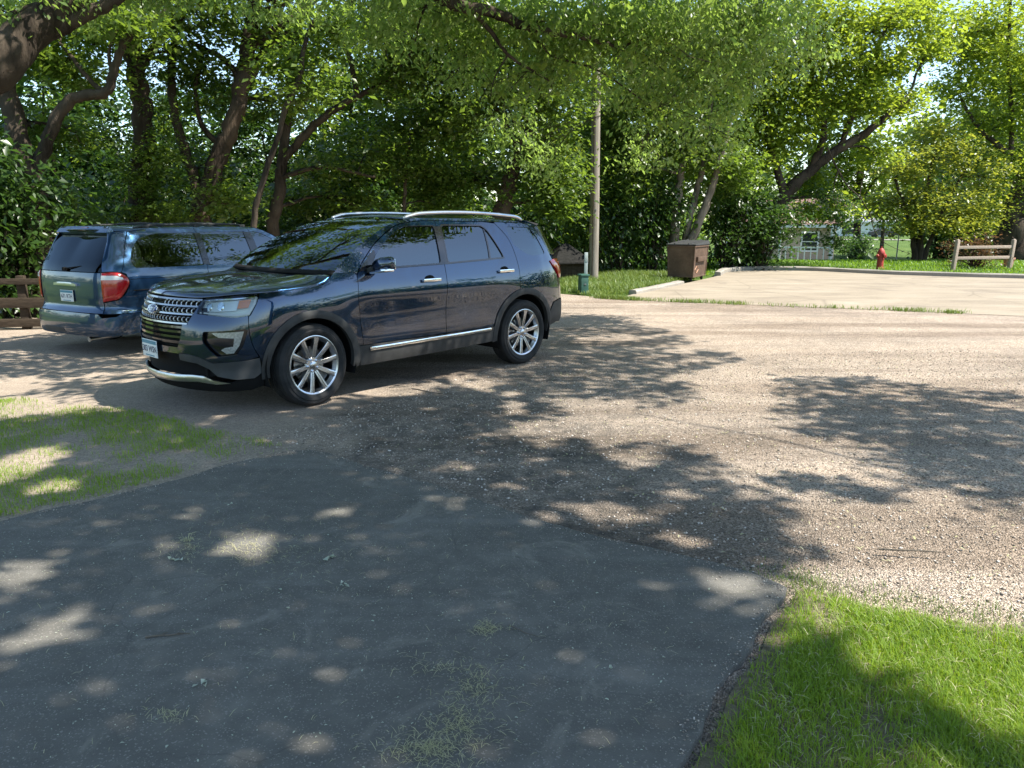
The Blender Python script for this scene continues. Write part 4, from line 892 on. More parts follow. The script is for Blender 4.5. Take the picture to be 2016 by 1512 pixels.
b = MB(); vs = [(-.43, -.62, 1.01), (.43, -.62, 1.01), (.43, .62, 1.01), (-.43, .62, 1.01), (-.43, -.62, 1.03), (.43, -.62, 1.03), (.40, .62, 1.12), (-.40, .62, 1.12)]; b.add(vs, [(3, 2, 1, 0), (4, 5, 6, 7), (0, 1, 5, 4), (1, 2, 6, 5), (2, 3, 7, 6), (3, 0, 4, 7)])
for x in (-.2, .2): b.box((x, 0, 1.085), (.04, 1.15, .03), Matrix.Rotation(R(4.2), 3, 'X'), .006)
b.build("lid", M['cladding'], dr, 30)
for sx in (-1, 1):
    b = MB(); b.box((sx * .405, 0, .62), (.07, .75, .13), None, .008); b.build("lifting_sleeve", M['dumpster'], dr)
for sx, sy in ((-.28, -.46), (.28, -.46), (-.28, .46), (.28, .46)):
    b = MB(); b.lathe([(.0, -.02), (.055, -.02), (.06, -.012), (.06, .012), (.055, .02), (0, .02)], 18, Matrix.Translation((sx, sy, .06)) @ Matrix.Rotation(R(90), 4, 'Y')); b.box((sx, sy, .115), (.07, .06, .03), None, .006); b.build("caster", M['black'], dr)
b = MB()   # the faded diamond mark on the end panel
for a in range(4):
    p0, p1 = [(.0, .10), (.15, 0), (0, -.10), (-.15, 0)][a], [(.15, 0), (0, -.10), (-.15, 0), (0, .10)][a]; b.tube([(.358, -.25 + p0[0], .33 + p0[1]), (.358, -.25 + p1[0], .33 + p1[1])], .012, 4)
b.build("diamond_mark", simple('faded_orange', (.38, .19, .10), .7), dr)

# green cable pedestal, pale marker post, small dark shed
g = at_ground(1148, 578)
pd = empty("utility_pedestal", (*g, 0), R(20), label="short dark green utility pedestal in the grass by the pole", cat="utility box")
gm = simple('pedestal_green', (.028, .085, .065), .55, 0, 0, .4, .3, 5)
b = MB(); b.box((0, 0, .20), (.20, .20, .44), None, .02, .92); b.build("housing", gm, pd); b = MB(); b.box((0, 0, .43), (.225, .225, .05), None, .018); b.build("cap", gm, pd); b = MB(); b.box((0, -.101, .22), (.05, .012, .03), None, .003); b.build("latch", M['alloy_dark'], pd)
g = at_ground(1153, 556)
b = MB(); b.box((0, 0, .42), (.095, .02, .80), None, .008); b.box((0, -.011, .66), (.09, .004, .22), None, .001); o = b.build("marker_post", simple('pale_fibreglass', (.42, .47, .46), .6), None, 35, (0, 0, 0)); o.location = (*g, 0); tag(o, "flat pale marker post standing in weeds left of the utility pole", "marker post")
sh = empty("garden_shed", (1.62, 23.6, 0), R(24), label="small low dark shed with a shingled hip roof behind the rear of the SUV", cat="shed")
b = MB(); b.box((0, 0, .22), (.92, .92, .46)); 
for k in range(-4, 5): b.box((k * .1, -.463, .22), (.006, .008, .45))
b.build("wall", M['old_wood'], sh, 30)
b = MB(); e = .68; b.add([(-e, -e, .44), (e, -e, .44), (e, e, .44), (-e, e, .44), (-e, -e, .40), (e, -e, .40), (e, e, .40), (-e, e, .40), (-.12, 0, .98), (.12, 0, .98)], [(0, 1, 9, 8), (1, 2, 9), (2, 3, 8, 9), (3, 0, 8), (4, 5, 1, 0), (5, 6, 2, 1), (6, 7, 3, 2), (7, 4, 0, 3), (7, 6, 5, 4)])
t = NT('grey_shingle'); bk = t.n("TexBrick", {"Vector": t.obj((1, 1.0, 2.0)), "Scale": 9.0, "Color1": (.014, .014, .013, 1), "Color2": (.026, .025, .023, 1), "Mortar": (.02, .02, .018, 1)}); t.set(Base_Color=bk.outputs[0], Roughness=1.0, Specular_IOR_Level=.05); M['shingle'] = t.m
b.build("roof", M['shingle'], sh, 20)

# hydrant
t = NT('hydrant_red'); v = t.obj(); t.set(Base_Color=t.ramp(t.noise(v, 9, 5), [(.3, (.26, .022, .016)), (.7, (.44, .05, .035))]), Roughness=.6); M['hydrant'] = t.m
hy = empty("fire_hydrant", (13.2, 27.4, 0), R(25), label="red fire hydrant on the lawn edge across the lot", cat="fire hydrant")
b = MB(); b.lathe([(.15, -.02), (.15, .03), (.115, .04), (.108, .30), (.118, .31), (.118, .35), (.105, .36), (.105, .50), (.135, .51), (.135, .545)], 24); b.build("barrel", M['hydrant'], hy, 30)
b = MB(); b.lathe([(.13, .548), (.125, .575), (.105, .63), (.07, .685), (.035, .715), (.028, .72), (.028, .76), (0, .765)], 24); b.build("bonnet", M['hydrant'], hy, 30)
for rx_, off, rr in ((90, (0, -.10), .075), (0, (.10, 0), .055), (180, (-.10, 0), .055)):
    mt = Matrix.Translation((off[0], off[1], .445)) @ (Matrix.Rotation(R(90), 4, 'X') if rx_ == 90 else Matrix.Rotation(R(90 if rx_ == 0 else -90), 4, 'Y'))
    b = MB(); b.lathe([(rr * .8, -.02), (rr * .8, .05), (rr, .055), (rr, .085), (rr * .85, .10), (.02, .102), (.02, .125), (0, .125)], 18, mt); b.build("outlet_cap", M['hydrant'], hy, 30)

# two rail fence, pot, sign post
fa, fb_ = np.array([15.05, 26.04]), np.array([17.5, 26.86]); fd_ = fb_ - fa; L_ = np.linalg.norm(fd_); ang = math.atan2(fd_[1], fd_[0])
fc = empty("rail_fence", (*fa, 0), ang, label="short pale timber fence with two rails at the right", cat="fence")
for x, hgt, tl_ in ((0, 1.03, R(4)), (L_, 1.02, R(3))):
    b = MB(); b.box((0, 0, hgt / 2 - .05), (.115, .115, hgt + .1), None, .012); b.lathe([(.05, hgt), (.03, hgt + .03), (0, hgt + .035)], 8); o = b.build("post", M['fence_wood'], fc); o.location = (x, 0, 0); o.rotation_euler = (0, tl_, 0)
for z in (.78, .42):
    b = MB(); b.box((L_ / 2 + .03, -.0, z), (L_ - .10, .045, .10), None, .006); b.build("rail", M['fence_wood'], fc)
g = at_ground(1984, 527)
po = empty("flower_pot", (*g, 0), 0, label="terracotta flower pot behind the right fence post", cat="flower pot"); b = MB(); b.lathe([(.0, 0), (.13, 0), (.175, .30), (.20, .30), (.20, .36), (.175, .36), (.165, .31), (0, .31)], 24); b.build("pot", simple('terracotta', (.42, .22, .15), .8, 0, 0, .3, .2, 6), po, 30)
b = MB(); b.lathe([(.0, .312), (.165, .312)], 20); b.build("potting_soil", M['soil'], po)
b = MB(); b.tube([(0, 0, -.2), (0, 0, 1.75)], .032, 8); b.lathe([(.036, 1.75), (.03, 1.77), (0, 1.775)], 8); o = b.build("metal_post", simple('grey_metal', (.2, .22, .22), .5, .5), None); o.location = (*at_ground(1765, 506), 0); tag(o, "slim grey metal post on the lawn right of the hydrant", "post")

# timber rail fence behind the minivan at the left edge
lf = empty("timber_fence", (-9.6, 12.6, -.15), R(14), label="dark low timber rail fence left of the minivan", cat="fence")
for x in (-.6, 1.3, 3.2): b = MB(); b.box((x, 0, .42), (.13, .13, .98), None, .015); b.build("post", M['old_wood'], lf)
for z, hh in ((.82, .10), (.46, .17), (.12, .14)): b = MB(); b.box((1.1, -.09, z), (5.2, .05, hh), Matrix.Rotation(R(1.0), 3, 'Y'), .01); b.build("rail", M['old_wood'], lf)

# ------------------------------------------------------------------ houses across the lawn
def siding(name, col, pitch=.13):
    t = NT(name); z = t.n("SeparateXYZ", {0: t.obj()}).outputs[2]; w = t.math('FRACT', t.math('DIVIDE', z, pitch)); sh_ = t.ramp(w, [(.0, (.45, .45, .45)), (.10, (1, 1, 1)), (1., (.93, .93, .93))])
    t.set(Base_Color=t.mix(1.0, col, sh_, 'MULTIPLY'), Roughness=.8, Normal=t.bump(w, .6, .02)); return t.m
M['tan_siding'] = siding('tan_siding', (.50, .40, .31)); M['white_siding'] = siding('white_siding', (.74, .74, .72)); M['white_trim'] = simple('white_trim', (.78, .78, .76), .6); M['pane'] = simple('window_pane', (.03, .035, .04), .06, 0, 0, .8)
t = NT('red_brown_shingle'); bk = t.n("TexBrick", {"Vector": t.obj(), "Scale": 4.0, "Color1": (.17, .10, .08, 1), "Color2": (.23, .14, .11, 1), "Mortar": (.11, .07, .055, 1)}); t.set(Base_Color=bk.outputs[0], Roughness=.9); M['red_roof'] = t.m
M['grey_roof'] = simple('grey_shingle_roof', (.30, .30, .31), .9, 0, 0, .3, .2, 6)
def house(name, loc, rz, w, d, h_, rh, wall, roof, label, wins, over=.45):
    r = empty(name, loc, rz, label=label, cat="house")
    b = MB(); b.box((0, 0, h_ / 2 - .3), (w, d, h_ + .6)); b.add([(-w / 2, -d / 2, h_), (-w / 2, d / 2, h_), (-w / 2, 0, h_ + rh)], [(0, 1, 2)]); b.add([(w / 2, -d / 2, h_), (w / 2, d / 2, h_), (w / 2, 0, h_ + rh)], [(0, 2, 1)]); b.build("wall", wall, r, 20)
    o = over; k = rh / (d / 2); b = MB(); zz = h_ - o * k; T = .14
    vs = [(sx * (w / 2 + o), sy, z) for sx in (-1, 1) for sy, z in ((-d / 2 - o, zz + .03), (0, h_ + rh + .03), (d / 2 + o, zz + .03), (d / 2 + o, zz + .03 + T), (0, h_ + rh + .03 + T), (-d / 2 - o, zz + .03 + T))]
    b.add(vs, [(0, 1, 2, 3, 4, 5), (11, 10, 9, 8, 7, 6)] + [(i, (i + 1) % 6, 6 + (i + 1) % 6, 6 + i) for i in range(6)]); b.build("roof", roof, r, 20)
    for sy in (-1, 1): b = MB(); b.box((0, sy * (d / 2 + o + .02), zz + .08), (w + 2 * o, .03, .20)); b.build("fascia", M['white_trim'], r, 20)
    for sx in (-1, 1): b = MB(); b.box((sx * (w / 2 + .01), -d / 2 - .01, h_ / 2 - .15), (.16, .16, h_ - .2), None, .005); b.build("corner_board", M['white_trim'], r, 20)
    for x, z, ww, wh in wins:
        b = MB(); y = -d / 2
        for q in ((x, z + wh / 2 + .05, ww + .2, .1), (x, z - wh / 2 - .05, ww + .2, .1), (x - ww / 2 - .05, z, .1, wh), (x + ww / 2 + .05, z, .1, wh), (x, z, ww, .05)): b.box((q[0], y - .03, q[1]), (q[2], .06, q[3]))
        f = b.build("window", M['white_trim'], r, 20); b = MB(); b.box((x, y - .008, z), (ww, .012, wh)); b.build("pane", M['pane'], f, 20)
    return r
hx = P(1600, 480, 50)
h1 = house("tan_house", (float(hx[0]) - .7, 53.5, -1.0), R(-24), 6.5, 7, 2.45, 1.5, M['tan_siding'], M['red_roof'], "tan sided house with a red brown roof behind the dark bush", [(-1.6, 1.35, 1.0, 1.1), (1.9, 1.35, .9, 1.1)])
b = MB(); 
for x in np.linspace(.2, 3.2, 9): b.box((x, -4.75, .55), (.06, .06, .9))
b.box((1.7, -4.75, 1.02), (3.2, .09, .08)); b.box((1.7, -4.75, .14), (3.2, .09, .08)); b.build("porch_railing", M['white_trim'], h1, 20)
b = MB(); b.box((1.7, -4.15, .0), (3.3, 1.25, .2)); b.build("porch_floor", M['concrete'], h1, 20)
for x in (.2, 3.2): b = MB(); b.box((x, -4.72, 1.2), (.12, .12, 2.2)); b.build("porch_post", M['white_trim'], h1, 20)
hx = P(1702, 450, 135); house("white_house", (float(hx[0]) + 1, 139, -1.0), R(-16), 9, 8, 2.6, 1.9, M['white_siding'], M['grey_roof'], "white house with a grey roof and a dark garage opening beyond the lawn", [(-2.2, 1.2, 2.6, 1.7), (2.6, 1.4, 1.1, 1.2)])
hx = P(1672, 420, 170); house("hillside_house", (float(hx[0]) + 1, 178, 1.6), R(-30), 10, 8, 3.2, 2.6, M['white_siding'], M['red_roof'], "far white house with a reddish roof seen above the white house", [(0, 1.5, 1.2, 1.2)])
road = [(36, 112), (60, 106), (90, 98), (92, 102), (61, 110.5), (36, 117)]
sheet_poly("road", road, .02, M['concrete'], 2.0, kind="structure")
# a dark car parked beyond the lawn
pc = P(1738, 462, 128); pk = empty("parked_car", (float(pc[0]), 128, -1.0), R(170), label="small dark car parked far off beyond the lawn", cat="car")
prof = [(-2.1, .3), (-2.15, .7), (-1.9, .85), (-1.2, .95), (-.6, 1.38), (.7, 1.42), (1.45, .98), (2.05, .85), (2.15, .5), (2.1, .3)]
b = MB(); n = len(prof); b.add([(x, s * (.86 if z < 1 else .68), z) for s in (-1, 1) for x, z in prof], [tuple(range(n))[::-1], tuple(range(n, 2 * n))] + [(i, (i + 1) % n, n + (i + 1) % n, n + i) for i in range(n)]); b.build("body", M['cladding'], pk, 30)
b = MB(); b.box((.05, 0, 1.16), (1.7, 1.60, .28), None, .06); b.build("window", M['pane'], pk)
for x in (-1.3, 1.3):
    for s in (-1, 1): b = MB(); b.lathe([(0, -.1), (.3, -.1), (.32, -.06), (.32, .06), (.3, .1), (0, .1)], 20, Matrix.Translation((x, s * .8, .32)) @ Matrix.Rotation(R(90), 4, 'X')); b.build("wheel", M['rubber'], pk)

# ------------------------------------------------------------------ litter on the asphalt
def twig(px, py, ang, ln, rad, label, fork=True):
    g = at_ground(px, py); b = MB(); p_ = bend((-ln / 2, 0, 0), (ln / 2, 0, .004), 7, .12); p_[:, 2] = np.abs(p_[:, 2]) * .2 + rad; b.tube(p_, np.linspace(rad, rad * .5, 7), 6)
    if fork:
        for k in (2, 4): e = p_[k] + np.array([ln * .16, ln * rng.uniform(-.14, .14), .004]); b.tube([p_[k], (p_[k] + e) / 2 + [0, .003, .002], e], [rad * .6, rad * .5, rad * .3], 5)
    o = b.build("twig", M['bark_pale'], None, 60); o.location = (*g, .030); o.rotation_euler = (0, 0, ang); tag(o, label, "twig")
twig(332, 1266, R(8), .17, .0045, "forked brown twig on the dark asphalt at the left"); twig(1030, 1256, R(-38), .15, .0022, "thin straight twig on the asphalt near the middle", False)
twig(850, 778, R(-32), .5, .007, "pale bare twig on the shaded gravel beside the SUV"); twig(800, 768, R(15), .35, .006, "short pale twig on gravel close to the front wheel"); twig(1790, 1097, R(-8), .30, .006, "reddish brown twig lying on sunlit gravel at the right", False)
M['pale_leaf'] = leaf_mat('withered_leaf', [(.1, (.28, .33, .24)), (.5, (.42, .46, .36)), (.9, (.52, .52, .40))], (.4, .42, .2), .2); M['straw'] = leaf_mat('dry_clipping', [(.1, (.26, .27, .11)), (.5, (.46, .43, .24)), (.9, (.62, .56, .36))], (.4, .38, .15), .2)
def litter_leaf(px, py, s, label):
    g = at_ground(px, py); b = MB()
    for k in range(4):
        a = rng.uniform(0, 6.28); c = rng.normal(0, s * .35, 2); d = np.array([math.cos(a), math.sin(a)]) * s * rng.uniform(.6, 1); q = np.array([-d[1], d[0]]) * .35; h1_ = rng.uniform(.002, .02)
        b.add([(*(c - d / 2), .002), (*(c + q), h1_), (*(c + d / 2), .006), (*(c - q), h1_ * .6)], [(0, 1, 2), (0, 2, 3)])
    o = b.build("fallen_leaf", M['pale_leaf'], None, 60); o.location = (*g, .031); tag(o, label, "leaf")
litter_leaf(650, 1110, .045, "curled pale leaf on shaded asphalt behind the sunlit straw"); litter_leaf(345, 1114, .045, "pale bluish leaf on asphalt beside the dry straw tuft"); litter_leaf(455, 1003, .02, "tiny pale leaf on the far part of the asphalt"); litter_leaf(1203, 1330, .015, "tiny white leaf scrap alone on the right part of the asphalt"); litter_leaf(400, 1365, .03, "small green leaf on the asphalt right of the forked twig"); litter_leaf(680, 1165, .03, "small pale leaf below the curled leaf on asphalt")
# seed husks and grit: specks over the asphalt; grass clippings in drifts
q = scatter_poly([(-3.3, 3.2), (-1.6, 5.1), (-1.2, 5.0), (.9, 3.4), (1.1, 3.1), (.5, 2.0), (.2, 1.5), (-2.6, 1.5)], 2200); s_ = .0019 * np.exp(rng.normal(0, .42, len(q)))
pos = np.c_[q, np.full(len(q), .0295)]
def flat_bits(name, pos, ln, wd, mat_, lift=.003):
    n = len(pos); a = rng.uniform(0, 6.28, n); d = np.c_[np.cos(a), np.sin(a), rng.uniform(-.05, .35, n)] * np.asarray(ln).reshape(-1, 1); s = np.c_[-np.sin(a), np.cos(a), np.zeros(n)] * np.asarray(wd).reshape(-1, 1)
    md = pos + d * .5 + np.array([0, 0, lift]); V = np.stack([pos - s * .4, pos + s * .4, md + s * .5, pos + d + s * .1, pos + d - s * .1, md - s * .5], 1).reshape(-1, 3)
    L = (np.array([0, 1, 2, 5, 5, 2, 3, 4])[None] + (np.arange(n) * 6)[:, None]).ravel(); return tag(link(name, mesh_np(name, V, L, np.full(n * 2, 4)), mat_), kind="stuff")
flat_bits("seed_husks", pos, s_ * 2.6, s_ * 1.6, M['pale_leaf'], .002)
cl = []
for px, py, sx, sy, n in ((480, 1085, 60, 22, 260), (370, 1085, 25, 20, 160), (960, 1250, 22, 14, 150), (940, 1370, 35, 40, 220), (850, 1490, 60, 25, 420), (905, 1440, 40, 35, 260), (330, 1425, 30, 10, 70), (560, 1100, 120, 40, 220), (880, 1330, 60, 12, 90)):
    for _ in range(int(n * .9)):
        x, y = at_ground(px + rng.normal(0, sx) * rng.uniform(.2, 1.3), py + rng.normal(0, sy) * rng.uniform(.2, 1.3)); cl.append((x, y, .0295))
cl += [(*v_, .0295) for v_ in scatter_poly([(-3.2, 3.2), (-1.6, 5.0), (.9, 3.35), (.4, 1.9), (-2.4, 1.6)], 520)]
cl = np.array(cl); flat_bits("grass_clippings", cl, rng.uniform(.010, .045, len(cl)), rng.uniform(.0012, .0022, len(cl)), M['straw'], .004)
# husks and leaf crumbs on the gravel
q = scatter_poly([(-1.2, 5.4), (-.6, 8), (6, 10), (8, 6), (4.5, 2.6), (1.4, 3.3)], 1800); flat_bits("leaf_crumbs", np.c_[q, np.full(len(q), .008)], rng.uniform(.008, .035, len(q)), rng.uniform(.004, .012, len(q)), M['straw'], .004)
q = scatter_poly([(1.4, 3.1), (2.7, 2.6), (3, 1.6), (.7, 1.7), (.8, 2.3)], 2600); flat_bits("dry_thatch", np.c_[q, rng.uniform(.012, .045, len(q))], rng.uniform(.02, .06, len(q)), rng.uniform(.001, .0022, len(q)), M['straw'], .006)
q = scatter_poly([(1.35, 3.0), (2.7, 2.6), (3, 1.5), (.7, 1.6), (.8, 2.25)], 9000); q = q[field(q, 3.0, 21) > .72][:2200]; flat_bits("clover_leaves", np.c_[q, rng.uniform(.016, .034, len(q))], rng.uniform(.010, .018, len(q)), rng.uniform(.008, .013, len(q)), M['leaf_green'], .002)
b = MB(); w_ = at_ground(370, 1075)
o = None
for k in range(16):
    a = rng.uniform(0, 6.28); r0 = rng.uniform(.0, .02); l = rng.uniform(.02, .06); b.tube([(r0 * math.cos(a), r0 * math.sin(a), 0), (r0 * math.cos(a) + l * .4 * math.cos(a), r0 * math.sin(a) + l * .4 * math.sin(a), l * .5), (r0 * math.cos(a) + l * .9 * math.cos(a), r0 * math.sin(a) + l * .9 * math.sin(a), l * .35)], .0012, 4)
o = b.build("straw_tuft", M['straw'], None, 60); o.location = (*w_, .03); tag(o, "little upright tuft of dry straw on the asphalt at the left", "straw")
def make_wheel(parent, x, y, r, w, rimr, spokes=10, steer=0.0, side=1, style='spoke'):
    """one wheel: tyre, rim and brake disc; the wheel's own axis is local z, turned to point outwards"""
    wh = empty("wheel", (-x, y, r), 0, parent)
    wh.rotation_euler = (R(-90) * side, 0, 0)
    if steer: wh.rotation_euler = (Matrix.Rotation(steer, 3, 'Z') @ Matrix.Rotation(R(-90) * side, 3, 'X')).to_euler()
    h2 = w / 2; k = r - rimr
    prof = [(rimr - .012, -h2 * .8), (rimr + .01, -h2 * .88), (rimr + k * .45, -h2), (r - .03, -h2 * .93), (r - .006, -h2 * .74), (r, -h2 * .5)]
    for q in (-.33, -.04, .25):                                       # tread grooves
        prof += [(r, h2 * (q - .05)), (r - .009, h2 * (q - .04)), (r - .009, h2 * (q + .04)), (r, h2 * (q + .05))]
    prof += [(r, h2 * .5), (r - .006, h2 * .74), (r - .03, h2 * .93), (r - .045, h2 * .955), (r - .05, h2 * .945), (rimr + k * .45, h2), (rimr + k * .3, h2 * .99), (rimr + .016, h2 * .9), (rimr + .004, h2 * .84), (rimr - .014, h2 * .76)]
    MB().lathe(prof, 72, cap=False).build("tyre", M['rubber'], wh, 30)
    z0 = h2 * .80
    b = MB(); b.lathe([(rimr - .02, -h2 * .8), (rimr - .03, 0), (rimr - .035, z0 * .6), (rimr - .022, z0 - .012), (rimr - .018, z0 - .002), (rimr - .004, z0 + .006), (rimr + .004, z0 + .004), (rimr + .004, z0 - .01)], 72, cap=False)
    if style == 'spoke':
        for i in range(spokes):
            a = 2 * math.pi * (i + .25) / spokes; ca, sa = math.cos(a), math.sin(a); vs, fs = [], []
            st = [(.045, .018, z0 - .028), (.085, .019, z0 - .020), (.15, .0205, z0 - .009), (.21, .0225, z0 - .003), (rimr - .012, .027, z0 + .001)]
            for rr, hw, zz in st:
                for (q, dz) in ((-1.15, -.040), (-1, -.002), (-.86, 0), (-.2, 0), (-.12, -.006), (.12, -.006), (.2, 0), (.86, 0), (1, -.002), (1.15, -.040)):
                    tx = q * hw; vs.append((rr * ca - tx * sa, rr * sa + tx * ca, zz + dz))
            for i2 in range(len(st) - 1):
                for j in range(9): fs.append((i2 * 10 + j, i2 * 10 + j + 1, (i2 + 1) * 10 + j + 1, (i2 + 1) * 10 + j))
            b.add(vs, fs)
    else:
        b.lathe([(.0, z0 - .005), (.05, z0 - .006), (.07, z0 - .025), (.15, z0 - .012), (rimr - .02, z0 - .008)], 40, cap=False)
    b.lathe([(.075, z0 - .06), (.078, z0 - .035), (.066, z0 - .024), (.036, z0 - .022), (.034, z0 - .012), (.028, z0 - .008), (0, z0 - .006)], 28)
    rim = b.build("rim", M['satin'], wh, 30)
    if style == 'spoke':
        for i in range(5):
            n = MB(); a = 2 * math.pi * (i + .1) / 5; n.lathe([(.0105, 0), (.0105, .016), (.007, .021), (0, .022)], 6, Matrix.Translation((.055 * math.cos(a), .055 * math.sin(a), z0 - .026)))
            n.build("lug_nut", M['chrome'], wh, 30)
    MB().lathe([(.03, -.005), (.165, -.005), (.165, .012), (.1, .013), (.09, .03), (.03, .03)], 40).build("brake_disc", M['disc'], wh, 30)
    MB().box((-.10, .10, .02), (.10, .14, .07), Matrix.Rotation(R(45), 3, 'Z'), .012).build("brake_caliper", M['alloy_dark'], wh)
    MB().lathe([(rimr - .03, -h2 * .7), (0, -h2 * .7)], 24, cap=False).build("wheel_back", M['black'], wh)
    return wh

def plate(parent, M4, chars, w=.305, h_=.155):
    b = MB(); b.box((0, 0, 0), (w, h_, .006), None, .002); o = b.build("licence_plate", M['plate_white'], parent); o.matrix_local = M4
    MB().box((0, h_ * .36, .0042), (w * .95, h_ * .2, .002)).build("plate_band", M['plate_blue'], o)
    text_mesh(chars, .078, "plate_characters", M['plate_ink'], o, Matrix.Translation((0, -.008, .004)) @ Matrix.Scale(.92, 4, (1, 0, 0)), 0, .0008, .001)
    MB().box((0, -h_ * .41, .0042), (w * .6, h_ * .06, .002)).build("plate_line", M['plate_blue'], o)
    return o

# ------------------------------------------------------------------ the blue SUV
def make_suv():
    car = empty("parked_suv", (-2.515, 7.428, 0), R(47.236 + 180))
    tag(car, "dark blue SUV with silver roof rails and ten spoke wheels, parked nose to the left", "suv")
    O = [(-1.025, 0), (-1.01, .2), (-.965, .4), (-.885, .6), (-.77, .775), (-.64, .88), (-.45, .953), (-.2, .982), (.1, .99), (.6, .992), (1.8, .995),
         (3.0, .988), (3.3, .968), (3.52, .925), (3.70, .85), (3.83, .70), (3.89, .5), (3.92, .25), (3.93, 0)]
    Z = [.16, .25, .33, .42, .5, .56, .64, .75, .88, .96, 1.02, 1.08, 1.14, 1.19, 1.24, 1.4, 1.6, 1.67, 1.74, 1.85]
    door = [.12, .09, .045, .03, .020, .017, .022, .024, .010, .000, .005, .015, .030, .044, .060, .118, .222, .262, .32, .45]
    W = Wall(O, [
        (('fy', 0), [.16, .22, .28, .34, .42, .52, .64, .76, .9, 1.0, 1.04, 1.1, 1.2, 1.85], [.16, .07, .02, .015, .03, .012, .008, .012, .045, .09, .115, .18, .3, 1.]),
        (('fy', .6), [.16, .22, .28, .34, .42, .52, .64, .76, .9, 1.0, 1.04, 1.1, 1.2, 1.85], [.14, .07, .04, .03, .03, .004, .0, .010, .048, .095, .12, .18, .3, 1.]),
        (('fx', -.6), [.16, .22, .3, .42, .5, .6, .76, .9, 1.0, 1.05, 1.1, 1.2, 1.85], [.12, .07, .04, .03, .01, .0, .002, .018, .045, .07, .12, .25, .9]),
        (('fx', -.25), [.16, .3, .42, .5, .62, .76, .9, 1.0, 1.06, 1.11, 1.2, 1.85], [.12, .06, .03, .018, .008, .0, .004, .018, .04, .085, .2, .8]),
        (.25, Z, [.12, .09, .045, .03, .02, .014, .008, .002, .001, .006, .015, .028, .045, .065, .09, .15, .24, .29, .35, .5]),
        (.7, Z, door), (2.2, Z, door),
        (2.85, Z, [.12, .09, .045, .03, .022, .015, .006, .0, .0, .004, .012, .022, .036, .05, .066, .124, .226, .268, .33, .45]),
        (3.4, Z, [.12, .09, .05, .03, .01, .005, .0, .0, .004, .01, .016, .024, .036, .05, .068, .13, .235, .28, .35, .5]),
        (('ry', .75), Z, [.12, .09, .05, .03, .0, .0, .0, .01, .02, .03, .036, .045, .056, .07, .09, .19, .33, .39, .47, .6]),
        (('ry', 0), Z, [.12, .09, .05, .03, .0, .0, .0, .03, .06, .07, .076, .08, .09, .10, .13, .25, .42, .48, .56, .7])])
    bp = M['suv_paint']; fy = lambda y: W.at(('fy', y)); fx = lambda x: W.at(('fx', x)); ry = lambda y: W.at(('ry', y)); s0, s1 = W.s0, W.s1
    FC, RC, ZC = (.005, .378), (2.868, .378), .505
    # wings, doors, quarters
    hl = [(fy(.60), 1.012), (fx(-.68), 1.042), (fx(-.47), 1.055), (fx(-.50), .985), (fx(-.565), .885), (fx(-.67), .872), (fy(.70), .888), (fy(.57), .898)]
    fend = [(fx(-.46), 1.062), (-.25, 1.068), (0.0, 1.083), (.15, 1.103), (.24, 1.16), (.285, 1.205), (.50, 1.195), (.527, 1.17), (.502, .95), (.535, .66), (.552, ZC)] + \
           arc(*FC, .502, 14, 170, 26) + [*[(fx(a), b) for a, b in catmull([(-.512, .53), (-.553, .62), (-.574, .74), (-.572, .86), (-.555, .885)], 5)], (fx(-.495), .985)]
    skin(W, "front_wing", fend, bp, car, mirror=True)
    fwin = [(.70, 1.222), *map(tuple, catmull([(.80, 1.357), (.98, 1.485), (1.20, 1.597), (1.30, 1.612)], 5)), (1.655, 1.616), (1.618, 1.40), (1.60, 1.240)]
    fd = [(.556, ZC), (.540, .66), (.507, .95), (.533, 1.17), *map(tuple, catmull([(.60, 1.262), (.80, 1.436), (1.04, 1.57), (1.20, 1.632), (1.40, 1.66), (1.55, 1.666)], 5)), (1.70, 1.668), (1.655, 1.42), (1.643, 1.23), (1.625, .87), (1.618, ZC)]
    d1 = skin(W, "front_door", fd, bp, car, holes=[rounded(fwin, .03)], mirror=True)
    rwin = [(1.705, 1.243), (1.725, 1.42), (1.762, 1.618), (2.36, 1.612), (2.43, 1.56), (2.555, 1.30), (2.562, 1.268)]
    rd = [(1.625, ZC), (1.632, .87), (1.650, 1.23), (1.662, 1.42), (1.707, 1.668), (2.42, 1.656), *map(tuple, catmull([(2.60, 1.64), (2.70, 1.52), (2.752, 1.40), (2.784, 1.16), (2.776, .905)], 5))] + \
         arc(*RC, .522, 101, 165, 14) + [(2.36, ZC)]
    d2 = skin(W, "rear_door", rd, bp, car, holes=[rounded(rwin, .035)], mirror=True)
    qwin = [(2.79, 1.40), (2.76, 1.585), (2.80, 1.605), (3.20, 1.592), (3.27, 1.52), (3.355, 1.285), (3.10, 1.268), (2.98, 1.29), (2.88, 1.35)]
    qt = [*map(tuple, catmull([(2.783, .905), (2.791, 1.16), (2.759, 1.402), (2.707, 1.524), (2.608, 1.643)], 5)), (2.60, 1.655), (3.10, 1.64), (3.30, 1.60), (3.40, 1.45), (3.47, 1.27), (3.50, 1.20), (3.40, 1.185), (3.46, 1.10), (3.56, 1.02), (3.60, .90), (3.60, .725), (3.42, .70), (3.36, .62)] + \
         arc(*RC, .522, 20, 99, 16)
    skin(W, "rear_quarter", qt, bp, car, holes=[rounded(qwin, .03)], mirror=True)
    # side glass and the black trim round it
    for d, w_, tint in ((d1, fwin, 'glass_front'), (d2, rwin, 'glass_dark')):
        g = skin(W, "window", rounded(w_, .03), M[tint], d[0], off=-.008, thick=.0, mirror=True); g[1].parent = d[1]
    skin(W, "quarter_window", rounded(qwin, .03), M['glass_dark'], car, off=-.006, thick=.0, mirror=True)
